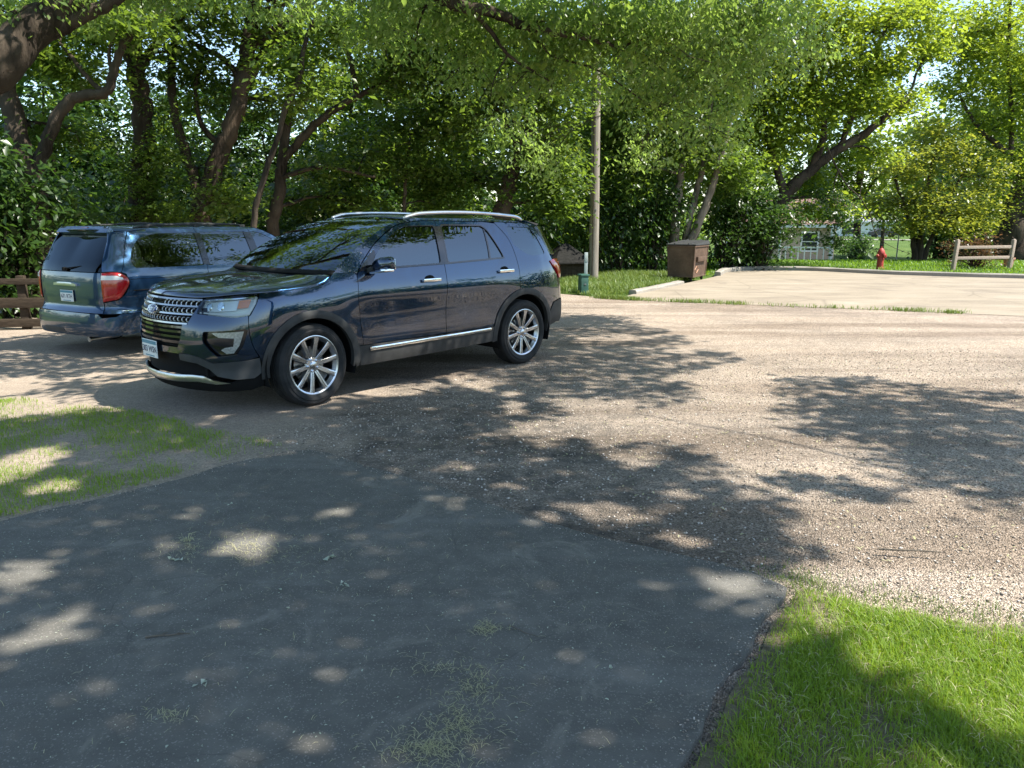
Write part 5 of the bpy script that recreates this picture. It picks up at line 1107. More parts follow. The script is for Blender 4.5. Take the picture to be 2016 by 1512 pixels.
    def seal(poly, host, grow):
        a = np.array(rounded(poly, .035)); c_ = a.mean(0); d_ = a - c_; o_ = c_ + d_ * (1 + grow / np.abs(d_).max(0))
        q_ = skin(W, "window_seal", [tuple(v) for v in o_], M['black_gloss'], host[0], holes=[a], off=.004, thick=.012, step=.03, mirror=True); q_[1].parent = host[1]
    seal(fwin, d1, .016); seal(rwin, d2, .016)
    skin(W, "pillar_trim", [(1.606, 1.245), (1.66, 1.612), (1.758, 1.612), (1.70, 1.245)], M['black_gloss'], car, off=.003, thick=.004, mirror=True)
    skin(W, "window_divider", [(2.335, 1.262), (2.385, 1.585), (2.405, 1.585), (2.36, 1.262)], M['black_gloss'], car, off=-.002, thick=.01, mirror=True)
    strip_on(W, "belt_moulding", [(.62, 1.215), (1.0, 1.224), (1.6, 1.232), (2.2, 1.248), (2.575, 1.262)], .008, M['black_gloss'], car, .007, mirror=True)
    # pillars and roof
    we = np.array(catmull([(.275, 1.185), (.40, 1.292), (.62, 1.43), (.90, 1.565), (1.15, 1.652), (1.34, 1.688)], 6))     # windscreen edge, (x, z)
    pil = [tuple(p) for p in we] + [*map(tuple, catmull([(1.42, 1.671), (1.20, 1.639), (1.037, 1.577), (.797, 1.443), (.596, 1.268), (.530, 1.180)], 5)), (.50, 1.20), (.29, 1.20)]
    skin(W, "windscreen_pillar", [(a, b) for a, b in pil], bp, car, mirror=True, off=.0, step=.03)
    skin(W, "mirror_sail", [(.555, 1.20), (.61, 1.262), (.78, 1.405), (.795, 1.37), (.712, 1.235), (.70, 1.215)], M['black_gloss'], car, off=.005, thick=.008, mirror=True)
    roofe = [(1.33, 1.69), (1.6, 1.694), (2.0, 1.692), (2.5, 1.682), (3.0, 1.662), (3.3, 1.625)]
    re = W.P(np.array(roofe)); 
    rail_wall = roofe + [(3.30, 1.605), (3.10, 1.648), (2.60, 1.662), (2.42, 1.664), (1.70, 1.676), (1.42, 1.672)]
    skin(W, "roof_side", rail_wall, bp, car, mirror=True, step=.03)
    hd = [0.02, .045, .055, .06, .055, .035]
    cross("roof", re, 0, hd, bp, car, 2.4, 28)
    ws = W.P(we); fr = np.linspace(0, 1, len(ws))
    cross("windscreen", ws, (1 - fr) * .17 + fr * .02, (1 - fr) * -.005 + fr * .02, M['glass_clear'], car, 2.0, 28, 0)
    cross("windscreen_seal", ws[:3] + np.array([[.012, 0, .004]]), .17, .0, M['black'], car, 2.0, 28, .012)
    # hood with two shallow ridges
    he = np.array(catmull([(fy(.02), 1.036), (fy(.35), 1.03), (fy(.60), 1.026), (fx(-.68), 1.052), (fx(-.46), 1.068)], 5))
    front_pts = W.P(he)
    sidee = W.P(np.array([(-.35, 1.072), (-.2, 1.078), (-.05, 1.086), (.08, 1.098), (.18, 1.13), (.235, 1.178)]))
    hb = bmesh.new(); nu = 30; rows = []
    ux = np.linspace(-1, 1, nu * 2 + 1)
    nose = np.vstack([front_pts[::-1], (front_pts * [1, -1, 1])[1:]])
    nose = nose[np.argsort(nose[:, 1])]
    edgeL = np.vstack([front_pts[-1:], sidee])
    def hood_row(k):
        e = edgeL[k]; t = k / (len(edgeL) - 1); row = []
        for u in ux:
            y = e[1] * u
            nx = np.interp(y * (front_pts[-1, 1] / e[1]), nose[:, 1], nose[:, 0]); nz = np.interp(y * (front_pts[-1, 1] / e[1]), nose[:, 1], nose[:, 2])
            row.append((e, t, u, y, nx, nz))
        return row
    nt_ = 16; V = []
    cowl_x = lambda u: -.245 + (1 - abs(u)**2) * .18
    for i in range(nt_ + 1):
        t = i / nt_
        for u in ux:
            au = abs(u)
            ye = np.interp(t, np.linspace(0, 1, len(edgeL)), edgeL[:, 1]); ze = np.interp(t, np.linspace(0, 1, len(edgeL)), edgeL[:, 2])
            y = u * ye; yy = u * front_pts[-1, 1]
            nx = np.interp(yy, nose[:, 1], nose[:, 0]); nz = np.interp(yy, nose[:, 1], nose[:, 2])
            xe = np.interp(t, np.linspace(0, 1, len(edgeL)), edgeL[:, 0])
            tx = (edgeL[0, 0] - xe) / (edgeL[0, 0] - edgeL[-1, 0])
            xb = cowl_x(u); x = nx + (xb - nx) * tx
            zt = np.interp(tx, [0, .06, .15, .35, .7, 1.0], [nz, nz + .035, nz + .068, nz + .106, nz + .138, nz + .152])
            zs = ze; k = 1 - au**4
            z = zs * (1 - k) + zt * k
            z += .010 * math.exp(-((au - .62) / .07)**2) * ss(.08, .35, tx) * (1 - .5 * tx)
            V.append((x, y, float(z)))
    F = [(i * len(ux) + j, i * len(ux) + j + 1, (i + 1) * len(ux) + j + 1, (i + 1) * len(ux) + j) for i in range(nt_) for j in range(len(ux) - 1)]
    me = bpy.data.meshes.new("hood"); me.from_pydata(V, [], F); me.update()
    if me.polygons[len(F) // 2].normal.z < 0: me.flip_normals()
    me.polygons.foreach_set("use_smooth", np.ones(len(F), bool)); hood = link("hood", me, bp, car)
    md = hood.modifiers.new("thickness", 'SOLIDIFY'); md.thickness = .02; md.offset = -1
    MB().box((-.36, 0, 1.15), (.42, 1.56, .03), None, .01).build("cowl", M['black'], car)
    b = MB()
    for y0, y1 in ((.58, -.06), (-.05, -.62)):
        b.tube([(-.20, y0, 1.192), (-.16, (y0 + y1) / 2, 1.204), (-.13, y1, 1.206)], .007, 6)
    b.build("wiper", M['black'], car)
    # front: bumper skin, grille, lamps, lower grille, skid plate
    gtop, gbot = .61, .49
    bump = [(fy(.605), 1.004), (fy(.575), .894), (fy(.70), .884), (fx(-.67), .868), *[(fx(a - .006), b) for a, b in catmull([(-.568, .88), (-.572, .86), (-.574, .74), (-.553, .62), (-.512, .525)], 5)], (fx(-.60), .500), (fx(-.70), .495), (fy(.70), .478), (fy(.60), .528), (fy(.50), .548), (fy(.38), .555), (fy(.38), .60), (fy(.42), .68), (fy(.44), .80), (fy(.50), .82)]
    fog = [(fy(.64), .748), (fy(.78), .757), (fx(-.585), .770), (fx(-.625), .63), (fx(-.68), .552), (fy(.74), .532), (fy(.69), .585), (fy(.635), .66)]
    skin(W, "front_bumper", bump, bp, car, holes=[rounded(fog, .02)], mirror=True, step=.028)
    skin(W, "bumper_centre", [(s0 - (fy(.385) - s0), .545), (fy(.385), .545), (fy(.385), .60), (s0 - (fy(.385) - s0), .60)], bp, car, step=.03)
    pf = lambda poly: [(2 * s0 - a, z) for a, z in poly]
    def both(poly): return poly
    fl = skin(W, "fog_lamp_bezel", rounded(fog, .02), M['black_gloss'], car, off=-.04, thick=.0, mirror=True)
    for q in fl:
        mir = q is fl[1]
    fogl = [(fy(.70), .738), (fy(.80), .742), (fx(-.615), .748), (fx(-.655), .63), (fx(-.70), .562), (fy(.80), .556), (fy(.765), .59), (fy(.79), .61), (fx(-.70), .62), (fx(-.69), .69), (fy(.75), .70)]
    f2 = skin(W, "fog_lamp", fogl, M['fog_lens'], fl[0], off=-.022, thick=.02, step=.025, mirror=True); f2[1].parent = fl[1]
    fb = skin(W, "fog_lamp_bar", [(fy(.665), .685), (fy(.77), .69), (fx(-.69), .685), (fx(-.70), .64), (fy(.78), .632), (fy(.70), .636)], M['black_gloss'], fl[0], off=-.014, thick=.02, step=.03, mirror=True); fb[1].parent = fl[1]
    # headlamp: silver bowl, amber corner, light guide, clear cover
    hp = skin(W, "headlight", rounded(hl, .012), M['lamp_bowl'], car, off=-.05, thick=.0, step=.03, mirror=True)
    def hsub(nm, poly, mm, off, th=.02, crown=0):
        a = skin(W, nm, poly, mm, hp[0], off=off, thick=th, step=.02, mirror=True, crown=crown); a[1].parent = hp[1]
    hsub("lamp_reflector", [(fy(.615), .995), (fy(.74), 1.008), (fx(-.64), 1.018), (fx(-.665), .932), (fy(.72), .924), (fy(.59), .925)], M['lamp_silver'], -.035, .01)
    for yy, zz, rr in ((.66, .962, .026), (.76, .968, .030)):
        hsub("projector_lamp", [(fy(yy) + rr * math.cos(a), zz + rr * math.sin(a)) for a in np.linspace(0, 6.283, 18, endpoint=False)], M['lens'], -.018, .02, .008)
        hsub("projector_ring", [(fy(yy) + rr * 1.2 * math.cos(a), zz + rr * 1.2 * math.sin(a)) for a in np.linspace(0, 6.283, 18, endpoint=False)], M['chrome'], -.028, .01)
    hsub("amber_marker", [(fx(-.635), 1.012), (fx(-.535), 1.022), (fx(-.568), .950), (fx(-.655), .945)], M['amber'], -.014, .02)
    hsub("light_guide", [(fy(.60), .915), (fy(.72), .905), (fx(-.66), .898), (fx(-.575), .908), (fx(-.525), .985), (fx(-.50), 1.04), (fx(-.487), 1.043), (fx(-.508), .985), (fx(-.566), .893), (fx(-.67), .880), (fy(.72), .893), (fy(.59), .903)], M['white_lens'], -.012, .02)
    hsub("brow", [(fy(.605), 1.008), (fy(.74), 1.024), (fx(-.62), 1.035), (fx(-.50), 1.045), (fx(-.50), 1.037), (fx(-.62), 1.026), (fy(.74), 1.014), (fy(.61), .999)], M['chrome'], -.012, .02)
    lensp = skin(W, "headlight_cover", rounded(hl, .012), M['lens'], hp[0], off=.001, thick=.0, step=.03, mirror=True); lensp[1].parent = hp[1]
    # grille
    mid = lambda a: 2 * s0 - a
    gy = lambda z: np.interp(z, [.70, .80, 1.014], [.43, .49, .612])
    gp_ = [(fy(gy(z)), z) for z in (.60, .70, .80, .9, 1.008)]
    gr = skin(W, "grille", [(mid(a), z) for a, z in gp_][::1] + gp_[::-1], M['black'], car, off=-.035, thick=.0, step=.05)
    for z, hh, mm in ((1.006, .007, 'grille_chrome'), (.952, .007, 'grille_chrome'), (.886, .007, 'grille_chrome'), (.808, .007, 'grille_chrome'), (.775, .010, 'black_gloss'), (.735, .010, 'black_gloss'), (.690, .010, 'black_gloss'), (.645, .012, 'black_gloss')):
        e_ = fy(gy(z)) - s0
        ln = [(s0 + e_ * q, z) for q in np.linspace(-1, 1, 25)]
        strip_on(W, "grille_bar", ln, hh, M[mm], gr, .006 if 'chrome' in mm else -.006, .03)
    for z in (.979, .919, .845):                                       # bright half-moon insets between the bars
        mb = MB(); e_ = fy(gy(z)) - s0
        for q in np.linspace(-.95, .95, 20):
            if abs(q) < .2 and z > .86: continue
            cxx = s0 + e_ * q; pts = []
            for a in np.linspace(R(60), R(300), 9): pts.append((cxx + .022 * math.cos(a), z + .019 * math.sin(a)))
            p3 = W.P(np.array(pts)) + W.N(np.array(pts)) * -.010
            mb.tube(p3, [.0015, .003, .004, .0045, .0045, .0045, .004, .003, .0015], 6)
        mb.build("grille_inset", M['satin'], gr)
    b = MB()
    for z in np.arange(.62, 1.0, .017):
        e_ = fy(gy(z)) - s0; q = np.array([(s0 + e_ * u, z) for u in np.linspace(-1, 1, 17)]); b.tube(W.P(q) + W.N(q) * -.03, .0025, 4)
    b.build("grille_mesh", M['black_gloss'], gr)
    # oval badge with a script word
    bn = W.N(np.array([(s0, .905)]))[0]; bpz = W.P(np.array([(s0, .905)]))[0]
    tilt = math.atan2(bn[2], bn[0])
    BM = Matrix.Translation(Vector(bpz + bn * .018)) @ Matrix(((0, -math.sin(tilt), math.cos(tilt)), (1, 0, 0), (0, math.cos(tilt), math.sin(tilt)))).to_4x4()
    el = lambda k, z: [(.098 * k * math.cos(a), .041 * k * math.sin(a), z) for a in np.linspace(0, 6.2832, 40, endpoint=False)]
    def disc(name, k, z0_, z1_, mm):
        b_ = MB(); b_.add(el(k, z0_) + el(k, z1_) + el(k * .96, z1_ + .003), [tuple(range(80, 120))] + [(i, (i + 1) % 40, 40 + (i + 1) % 40, 40 + i) for i in range(40)] + [(40 + i, 40 + (i + 1) % 40, 80 + (i + 1) % 40, 80 + i) for i in range(40)])
        o_ = b_.build(name, mm, gr); o_.data.transform(BM); return o_
    disc("badge_ring", 1.0, -.02, .0, M['chrome']); disc("badge", .88, .0, .006, M['badge_blue'])
    text_mesh("Ford", .06, "badge_script", M['chrome'], gr, BM @ Matrix.Translation((0, .002, .010)) @ Matrix.Scale(1.3, 4, (1, 0, 0)), .35, .0012, .0006)
    # plate
    pz = W.P(np.array([(s0, .555)]))[0]
    plate(car, Matrix.Translation((float(pz[0]) + .022, -.04, .555)) @ Matrix(((0, 0, 1), (1, 0, 0), (0, 1, 0))).to_4x4(), "303 WSN")
    # lower front: intake, grey valance, skid plate, chin
    inta = [(fy(.40), .552), (fy(.50), .545), (fy(.60), .52), (fy(.68), .470), (fx(-.74), .41), (fy(.66), .345), (fy(.4), .352), (s0, .355)]
    skin(W, "lower_intake", inta + [(mid(a), z) for a, z in inta[:-1]][::-1], M['black'], car, off=-.04, thick=.0, step=.05)
    val = [(fy(.39), .548), (fy(.50), .545), (fy(.60), .524), (fy(.70), .474), (fx(-.70), .490), (fx(-.60), .495), (fx(-.51), .512), (fx(-.50), .44), (fx(-.492), .38), (fx(-.56), .335), (fx(-.70), .33), (fy(.72), .36), (fy(.66), .42), (fy(.56), .47), (fy(.39), .49)]
    skin(W, "front_valance", val, M['grey_plastic'], car, mirror=True, off=.004)
    sk = [(s0, .352), (fy(.3), .352), (fy(.5), .362), (fy(.60), .358), (fy(.68), .325), (fx(-.74), .298), (fy(.70), .288), (fy(.55), .306), (fy(.3), .290), (s0, .286)]
    skin(W, "skid_plate", sk + [(mid(a), z) for a, z in sk[1:-1]][::-1], M['satin'], car, off=.006, step=.03, crown=.012)
    ch = [(s0, .30), (fy(.4), .305), (fy(.66), .31), (fx(-.74), .30), (fx(-.60), .335), (fx(-.49), .36), (fx(-.47), .25), (fx(-.6), .215), (fy(.6), .20), (s0, .20)]
    skin(W, "chin_spoiler", ch + [(mid(a), z) for a, z in ch[1:-1]][::-1], M['black'], car, off=-.012, step=.04)
    # arch lips, rocker, rear lower bumper
    for c_, ro, ri, a0, a1, nm in ((FC, .508, .437, 187, -8, "front_arch_lip"), (RC, .527, .456, 186, -4, "rear_arch_lip")):
        skin(W, nm, arc(*c_, ro, a0, a1, 30) + arc(*c_, ri, a1, a0, 30), M['cladding'], car, off=.012, thick=.05, step=.03, mirror=True, crown=.008)
    rk = [(.49, ZC - .007), (1.6, ZC - .010), (2.37, ZC - .007), (2.345, .43), (2.35, .335), (1.6, .315), (.53, .308), (.50, .40)]
    skin(W, "rocker_panel", rk, M['cladding'], car, off=.008, thick=.03, mirror=True, step=.05)
    strip_on(W, "sill_strip", [(.62, .462), (1.2, .468), (1.8, .474), (2.30, .480)], .0165, M['chrome'], car, .02, .02, True, .012)
    rb = [(3.36, .612), (3.42, .695), (3.6, .718), (s1 - .3, .73), (s1 + .3, .73), (2 * s1 - 3.6, .718)]
    rbp = [(3.372, .60), (3.44, .692), (3.62, .712), (ry(.6), .72), (s1, .72)]
    rbl = [(s1, .40), (ry(.6), .40), (3.56, .44), (3.40, .41), (3.35, .42)]
    mr = lambda pl: [(2 * s1 - a, z) for a, z in pl]
    skin(W, "rear_bumper_cover", rbp + mr(rbp[:-1])[::-1] + mr(rbl[1:])[::-1][::-1][::-1] + rbl if False else rbp + mr(rbp[:-1])[::-1] + mr(rbl[1:][::-1]) + rbl, M['cladding'], car, off=.004, step=.05)
    up = [(3.605, .728), (3.612, .90), (3.575, 1.02), (3.62, 1.02), (ry(.70), 1.0), (ry(.70), .73)]
    skin(W, "rear_corner", up, bp, car, mirror=True)
    tg = [(ry(.69), .73), (ry(.69), 1.30), (s1, 1.30), (s1, .73)]
    skin(W, "tailgate", tg[:-2] + mr(tg[:-2])[::-1], bp, car, step=.06)
    tw = [(ry(.69), 1.31), (ry(.66), 1.60)]
    skin(W, "tailgate_window", tw + mr(tw)[::-1], M['glass_dark'], car, step=.06, thick=0)
    skin(W, "rear_pillar", [(3.475, 1.275), (3.405, 1.452), (3.315, 1.60), (ry(.665), 1.61), (ry(.70), 1.30), (3.62, 1.27)], M['black_gloss'], car, mirror=True)
    tl = [(3.41, 1.193), (3.50, 1.208), (ry(.72), 1.205), (ry(.74), 1.0), (3.62, .975), (3.585, 1.03), (3.55, 1.10), (3.47, 1.125)]
    t_ = skin(W, "tail_light", rounded(tl, .015), M['red_lens'], car, off=.012, thick=.03, mirror=True, crown=.01)
    # spoiler
    sp = W.P(np.array([(3.30, 1.61)]))[0]
    b = MB(); b.add([(-3.22, -.66, 1.675), (-3.22, .66, 1.675), (-3.50, .63, 1.635), (-3.50, -.63, 1.635), (-3.22, -.66, 1.60), (-3.22, .66, 1.60), (-3.48, .63, 1.612), (-3.48, -.63, 1.612)],
                    [(0, 1, 2, 3), (7, 6, 5, 4), (0, 3, 7, 4), (1, 5, 6, 2), (3, 2, 6, 7), (0, 4, 5, 1)])
    b.build("spoiler", bp, car)
    # roof rails, mirrors, handles, aerial
    for sgn in (1, -1):
        b = MB(); yy = .655
        q = catmull([(1.36, yy - .01, 1.70), (1.44, yy, 1.722), (1.58, yy + .005, 1.746), (2.0, yy + .005, 1.760), (2.5, yy, 1.754), (2.95, yy - .01, 1.727), (3.10, yy - .015, 1.71), (3.18, yy - .02, 1.675)], 5)
        b.tube([(-x, y * sgn, z) for x, y, z in q], [.014] + [.021] * (len(q) - 2) + [.014], 10)
        b.build("roof_rail", M['satin'], car)
        mp = np.array([.73, .0, 1.25])
        b = MB()
        sec = [(.0, .070, .045, 0), (.05, .085, .066, .0), (.12, .088, .075, .0), (.19, .078, .072, .0), (.232, .050, .055, .0), (.245, .02, .03, 0)]
        vs, fs = [], []
        for i, (yo, hx, hz, _) in enumerate(sec):
            for a in np.linspace(0, 2 * np.pi, 16, endpoint=False):
                ca, sa = math.cos(a), math.sin(a)
                px_ = np.sign(ca) * abs(ca)**.6 * hx * (1 if ca > 0 else .55); pz_ = np.sign(sa) * abs(sa)**.6 * hz
                vs.append((-.735 + px_ - .012, sgn * (.925 + .06 + yo), 1.248 + pz_ + .12 * yo))
        for i in range(len(sec) - 1):
            for k in range(16): fs.append((i * 16 + k, i * 16 + (k + 1) % 16, (i + 1) * 16 + (k + 1) % 16, (i + 1) * 16 + k))
        fs.append(tuple(range(16))); fs.append(tuple((len(sec) - 1) * 16 + k for k in range(16)))
        b.add(vs, fs); mo = b.build("wing_mirror", bp, car, 50)
        b = MB(); b.box((-.70, sgn * .945, 1.205), (.11, .13, .05), Matrix.Rotation(R(20) * sgn, 3, 'X'), .018); b.build("mirror_arm", M['cladding'], mo)
        b = MB(); b.box((-.700, sgn * 1.105, 1.205), (.12, .235, .03), Matrix.Rotation(R(7) * sgn, 3, 'X'), .012); b.build("mirror_skirt", M['chrome'], mo)
        b = MB(); b.box((-.789, sgn * 1.105, 1.262), (.006, .19, .10), Matrix.Rotation(R(6) * sgn, 3, 'X'), .002); b.build("mirror_glass", M['chrome'], mo)
        for (hx, hz, d_) in ((1.415, 1.078, d1), (2.545, 1.118, d2)):
            yy = float(W.P(np.array([(hx, hz)]))[0][1]) + .030
            b = MB(); b.box((-hx, sgn * yy, hz), (.235, .018, .034), None, .009); b.box((-hx + .09, sgn * (yy - .018), hz), (.03, .035, .02)); b.box((-hx - .095, sgn * (yy - .018), hz), (.03, .035, .02))
            b.build("handle", M['chrome'], d_[0 if sgn > 0 else 1])
            b = MB(); b.lathe([(0, .0), (.042, .0), (.046, -.003)], 24, Matrix.Translation((-hx + .01, sgn * (yy - .0285), hz + .004)) @ Matrix.Rotation(R(-90) * sgn, 4, 'X') @ Matrix.Scale(1.5, 4, (1, 0, 0)))
            b.build("handle_recess", M['black'], d_[0 if sgn > 0 else 1])
    # wheels, wheel wells, underbody, cabin
    for x, y, st in ((0, .865, R(5)), (0, -.865, R(5)), (2.865, .865, 0), (2.865, -.865, 0)):
        make_wheel(car, x, y, .381, .245, .272, 10, st, 1 if y > 0 else -1)
        b = MB(); sg = 1 if y > 0 else -1; vs, fs = [], []; cxx = x
        for i, a in enumerate(np.linspace(R(-20), R(200), 24)):
            for yy in (.965, .55): vs.append((-(cxx + .47 * math.cos(a)), sg * yy, .40 + .46 * math.sin(a)))
            if i: fs.append((2 * i - 2, 2 * i - 1, 2 * i + 1, 2 * i))
        b.add(vs, fs); b.build("wheel_well", M['black'], car)
    b = MB(); b.box((-1.43, 0, .70), (1.90, 1.80, .64)); b.box((-1.43, 0, .33), (4.2, 1.1, .20)); b.box((-3.55, 0, .70), (.35, 1.3, .5)); b.box((.55, 0, .62), (.55, 1.2, .64)); b.box((.52, 0, .46), (.60, 1.0, .30)); b.box((-2.9, 0, .80), (1.2, 1.1, .5))
    b.build("underbody", M['black'], car, 0)
    b = MB(); b.box((-.62, 0, 1.10), (.42, 1.56, .18), None, .05); b.box((-.50, .38, 1.20), (.22, .42, .06), None, .025); b.build("dashboard", M['interior'], car)
    b = MB(); b.lathe([(.165, -.012), (.182, 0), (.165, .012)], 28, Matrix.Translation((-.93, .40, 1.12)) @ Matrix.Rotation(R(-65), 4, 'Y'), False); b.build("steering_wheel", M['interior'], car)
    for sx, sy in ((-1.45, .40), (-1.45, -.40), (-2.35, .42), (-2.35, -.42)):
        b = MB(); b.box((sx - .12, sy, 1.12), (.16, .50, .62), Matrix.Rotation(R(-12), 3, 'Y'), .06); b.box((sx + .1, sy, .98), (.5, .5, .14), None, .05); b.build("car_seat", M['seat'], car)
        b = MB(); b.box((sx - .21, sy, 1.50), (.10, .26, .18), Matrix.Rotation(R(-10), 3, 'Y'), .045); b.build("headrest", M['seat'], car)
    b = MB(); b.box((-.98, 0, 1.555), (.03, .24, .07), None, .015); b.build("rear_view_mirror", M['interior'], car)
    return car

make_suv()
# ------------------------------------------------------------------ the older blue minivan, seen from behind
def make_van():
    car = empty("parked_minivan", (-4.07, 14.02, -0.156), R(59.7))
    tag(car, "steel blue minivan with red tail lights, parked tail to the camera on the left", "minivan")
    O = [(-.93, 0), (-.91, .3), (-.82, .6), (-.66, .82), (-.4, .95), (0, .985), (.6, .995), (1.8, 1.0), (3.0, .992), (3.5, .972), (3.8, .935), (3.98, .87), (4.09, .76), (4.135, .6), (4.16, .3), (4.165, 0)]
    Z = [.16, .26, .36, .48, .58, .68, .82, .95, 1.05, 1.12, 1.18, 1.26, 1.40, 1.55, 1.66, 1.70, 1.76, 1.85]
    side = [.14, .07, .035, .02, .012, .010, .004, .0, .004, .012, .024, .048, .100, .160, .215, .25, .33, .5]
    W = Wall(O, [
        (('fy', 0), Z, [.16, .08, .03, .0, .0, .0, .02, .10, .25, .4, .5, .6, .8, 1., 1.1, 1.2, 1.3, 1.4]),
        (('fx', -.5), Z, [.14, .07, .03, .0, .0, .0, .01, .06, .2, .35, .5, .6, .7, .8, .9, 1., 1.1, 1.2]),
        (.2, Z, [.14, .07, .035, .02, .012, .008, .004, .004, .02, .05, .09, .15, .25, .36, .45, .5, .6, .8]),
        (.8, Z, side), (2.6, Z, side),
        (3.5, Z, [.14, .07, .035, .02, .010, .008, .004, .002, .008, .018, .032, .058, .112, .172, .228, .265, .345, .52]),
        (('ry', .80), Z, [.12, .05, .0, .0, .004, .06, .05, .05, .055, .065, .08, .11, .19, .28, .36, .40, .48, .6]),
        (('ry', 0), Z, [.12, .05, .0, -.01, .0, .065, .06, .06, .065, .075, .09, .125, .22, .33, .42, .47, .56, .7])])
    bp = M['van_paint']; ry = lambda y: W.at(('ry', y)); fx = lambda x: W.at(('fx', x)); fy = lambda y: W.at(('fy', y)); s0, s1 = W.s0, W.s1
    mr = lambda pl: [(2 * s1 - a, z) for a, z in pl]; mf = lambda pl: [(2 * s0 - a, z) for a, z in pl]
    FC, RC = (0, .33), (3.03, .33)
    # side glass openings
    qw = rounded([(2.58, 1.185), (2.56, 1.66), (3.25, 1.652), (3.50, 1.60), (3.655, 1.44), (3.71, 1.28), (3.67, 1.195)], .07, 6)
    sw = rounded([(1.62, 1.185), (1.66, 1.665), (2.52, 1.662), (2.545, 1.185)], .03)
    fw = rounded([(.56, 1.185), (.95, 1.43), (1.28, 1.60), (1.42, 1.655), (1.575, 1.662), (1.535, 1.185)], .03)
    low = .36
    qt = [(2.56, 1.72), (3.3, 1.712), (3.62, 1.675), *map(tuple, catmull([(3.70, 1.55), (3.765, 1.38), (3.83, 1.20), (3.86, 1.15)], 5)), (3.80, 1.125), (3.78, .96), (3.85, .85), (3.94, .775), (ry(.755), .74), (ry(.752), .60), (3.50, .60), (3.46, .45)] + arc(*RC, .40, 22, 158, 20) + [(2.60, low), (2.562, .9)]
    skin(W, "rear_quarter", qt, bp, car, holes=[qw], mirror=True)
    sd = [(1.595, low), (1.60, .9), (1.575, 1.72), (2.552, 1.72), (2.554, .9), (2.592, low)]
    d2 = skin(W, "sliding_door", sd, bp, car, holes=[sw], mirror=True)
    fd = [(.44, low), (.40, .9), (.46, 1.15), *map(tuple, catmull([(.60, 1.28), (.92, 1.48), (1.25, 1.655), (1.42, 1.715)], 5)), (1.567, 1.72), (1.592, .9), (1.587, low)]
    d1 = skin(W, "front_door", fd, bp, car, holes=[fw], mirror=True)
    skin(W, "quarter_window", qw, M['glass_dark'], car, off=-.006, thick=0, mirror=True)
    skin(W, "pillar_trim", [(2.50, 1.195), (2.50, 1.652), (2.60, 1.650), (2.61, 1.195)], M['black_gloss'], car, off=.002, thick=.004, mirror=True)
    skin(W, "pillar_trim", [(1.515, 1.195), (1.555, 1.652), (1.70, 1.655), (1.66, 1.195)], M['black_gloss'], car, off=.002, thick=.004, mirror=True)
    for d, w_, tn in ((d2, sw, 'glass_dark'), (d1, fw, 'glass_front')):
        g = skin(W, "window", w_, M[tn], d[0], off=-.006, thick=0, mirror=True); g[1].parent = d[1]
    skin(W, "front_wing", [(.432, low), (.392, .9), (.45, 1.15), (.25, 1.08), (0, 1.02), (-.35, .95), (fx(-.6), .92), (fx(-.62), .6), (fx(-.55), .45)] + arc(*FC, .40, 160, 20, 20), bp, car, mirror=True)
    skin(W, "front_bumper", [(fx(-.56), .36), (fx(-.63), .6), (fx(-.61), .90), (fy(.4), .88), (s0, .88)] + mf([(fx(-.56), .36), (fx(-.63), .6), (fx(-.61), .90), (fy(.4), .88)])[::-1] , bp, car, step=.06)
    strip_on(W, "body_moulding", [(.45, .60), (1.5, .60), (2.5, .60), (3.4, .605), (3.92, .612)], .012, M['van_paint'], car, .012, mirror=True)
    strip_on(W, "moulding_bright", [(.45, .617), (1.5, .617), (2.5, .617), (3.4, .622), (3.92, .630)], .005, M['chrome'], car, .012, mirror=True)
    strip_on(W, "belt_line", [(.47, 1.045), (1.5, 1.05), (2.5, 1.05), (3.4, 1.05), (3.76, 1.05)], .0035, M['black_gloss'], car, .0005, .002, mirror=True)
    # roof, windscreen, bonnet
    we = np.array(catmull([(.40, 1.15), (.62, 1.30), (.92, 1.49), (1.24, 1.665), (1.44, 1.722)], 6))
    wp = W.P(we); fr = np.linspace(0, 1, len(wp))
    cross("windscreen", wp, (1 - fr) * .25 + .02, .02 * fr, M['glass_clear'], car, 2., 20, 0)
    re = W.P(np.array([(1.40, 1.722), (1.8, 1.727), (2.4, 1.727), (3.0, 1.722), (3.4, 1.712), (3.66, 1.685)]))
    cross("roof", re, [0, 0, 0, 0, -.10, -.24], [.03, .045, .05, .05, .045, .03], bp, car, 2.4, 20)
    be = W.P(np.array([(fx(-.6), .93), (-.3, .965), (0, 1.03), (.25, 1.09), (.40, 1.15)]))
    cross("bonnet", be, [.28, .30, .28, .26, .25], [.02, .06, .07, .06, .03], bp, car, 2.4, 20)
    # tail: hatch, glass, spoiler, lamps, bumper
    he = [(ry(.74), .605), (ry(.745), .75), (ry(.745), .95), (ry(.735), 1.14)]
    ht = skin(W, "tailgate", he + mr(he)[::-1], bp, car, step=.04)
    gl = [(ry(.755), 1.15), (ry(.735), 1.30), (ry(.71), 1.50), (ry(.685), 1.625)]
    skin(W, "tailgate_window", gl + mr(gl)[::-1], M['glass_rear'], car, off=.0, step=.05, thick=.004)
    skin(W, "rear_pillar", [*map(tuple, catmull([(3.868, 1.15), (3.838, 1.20), (3.772, 1.38), (3.706, 1.55), (3.63, 1.68)], 5)), (ry(.66), 1.67), (ry(.69), 1.63), (ry(.715), 1.50), (ry(.74), 1.30), (ry(.76), 1.14)], bp, car, mirror=True)
    sp = [(ry(.67), 1.632), (ry(.66), 1.70), (s1, 1.705)]
    spo = skin(W, "spoiler", sp + mr(sp[:-1])[::-1] , bp, car, off=.06, thick=.07, step=.05)
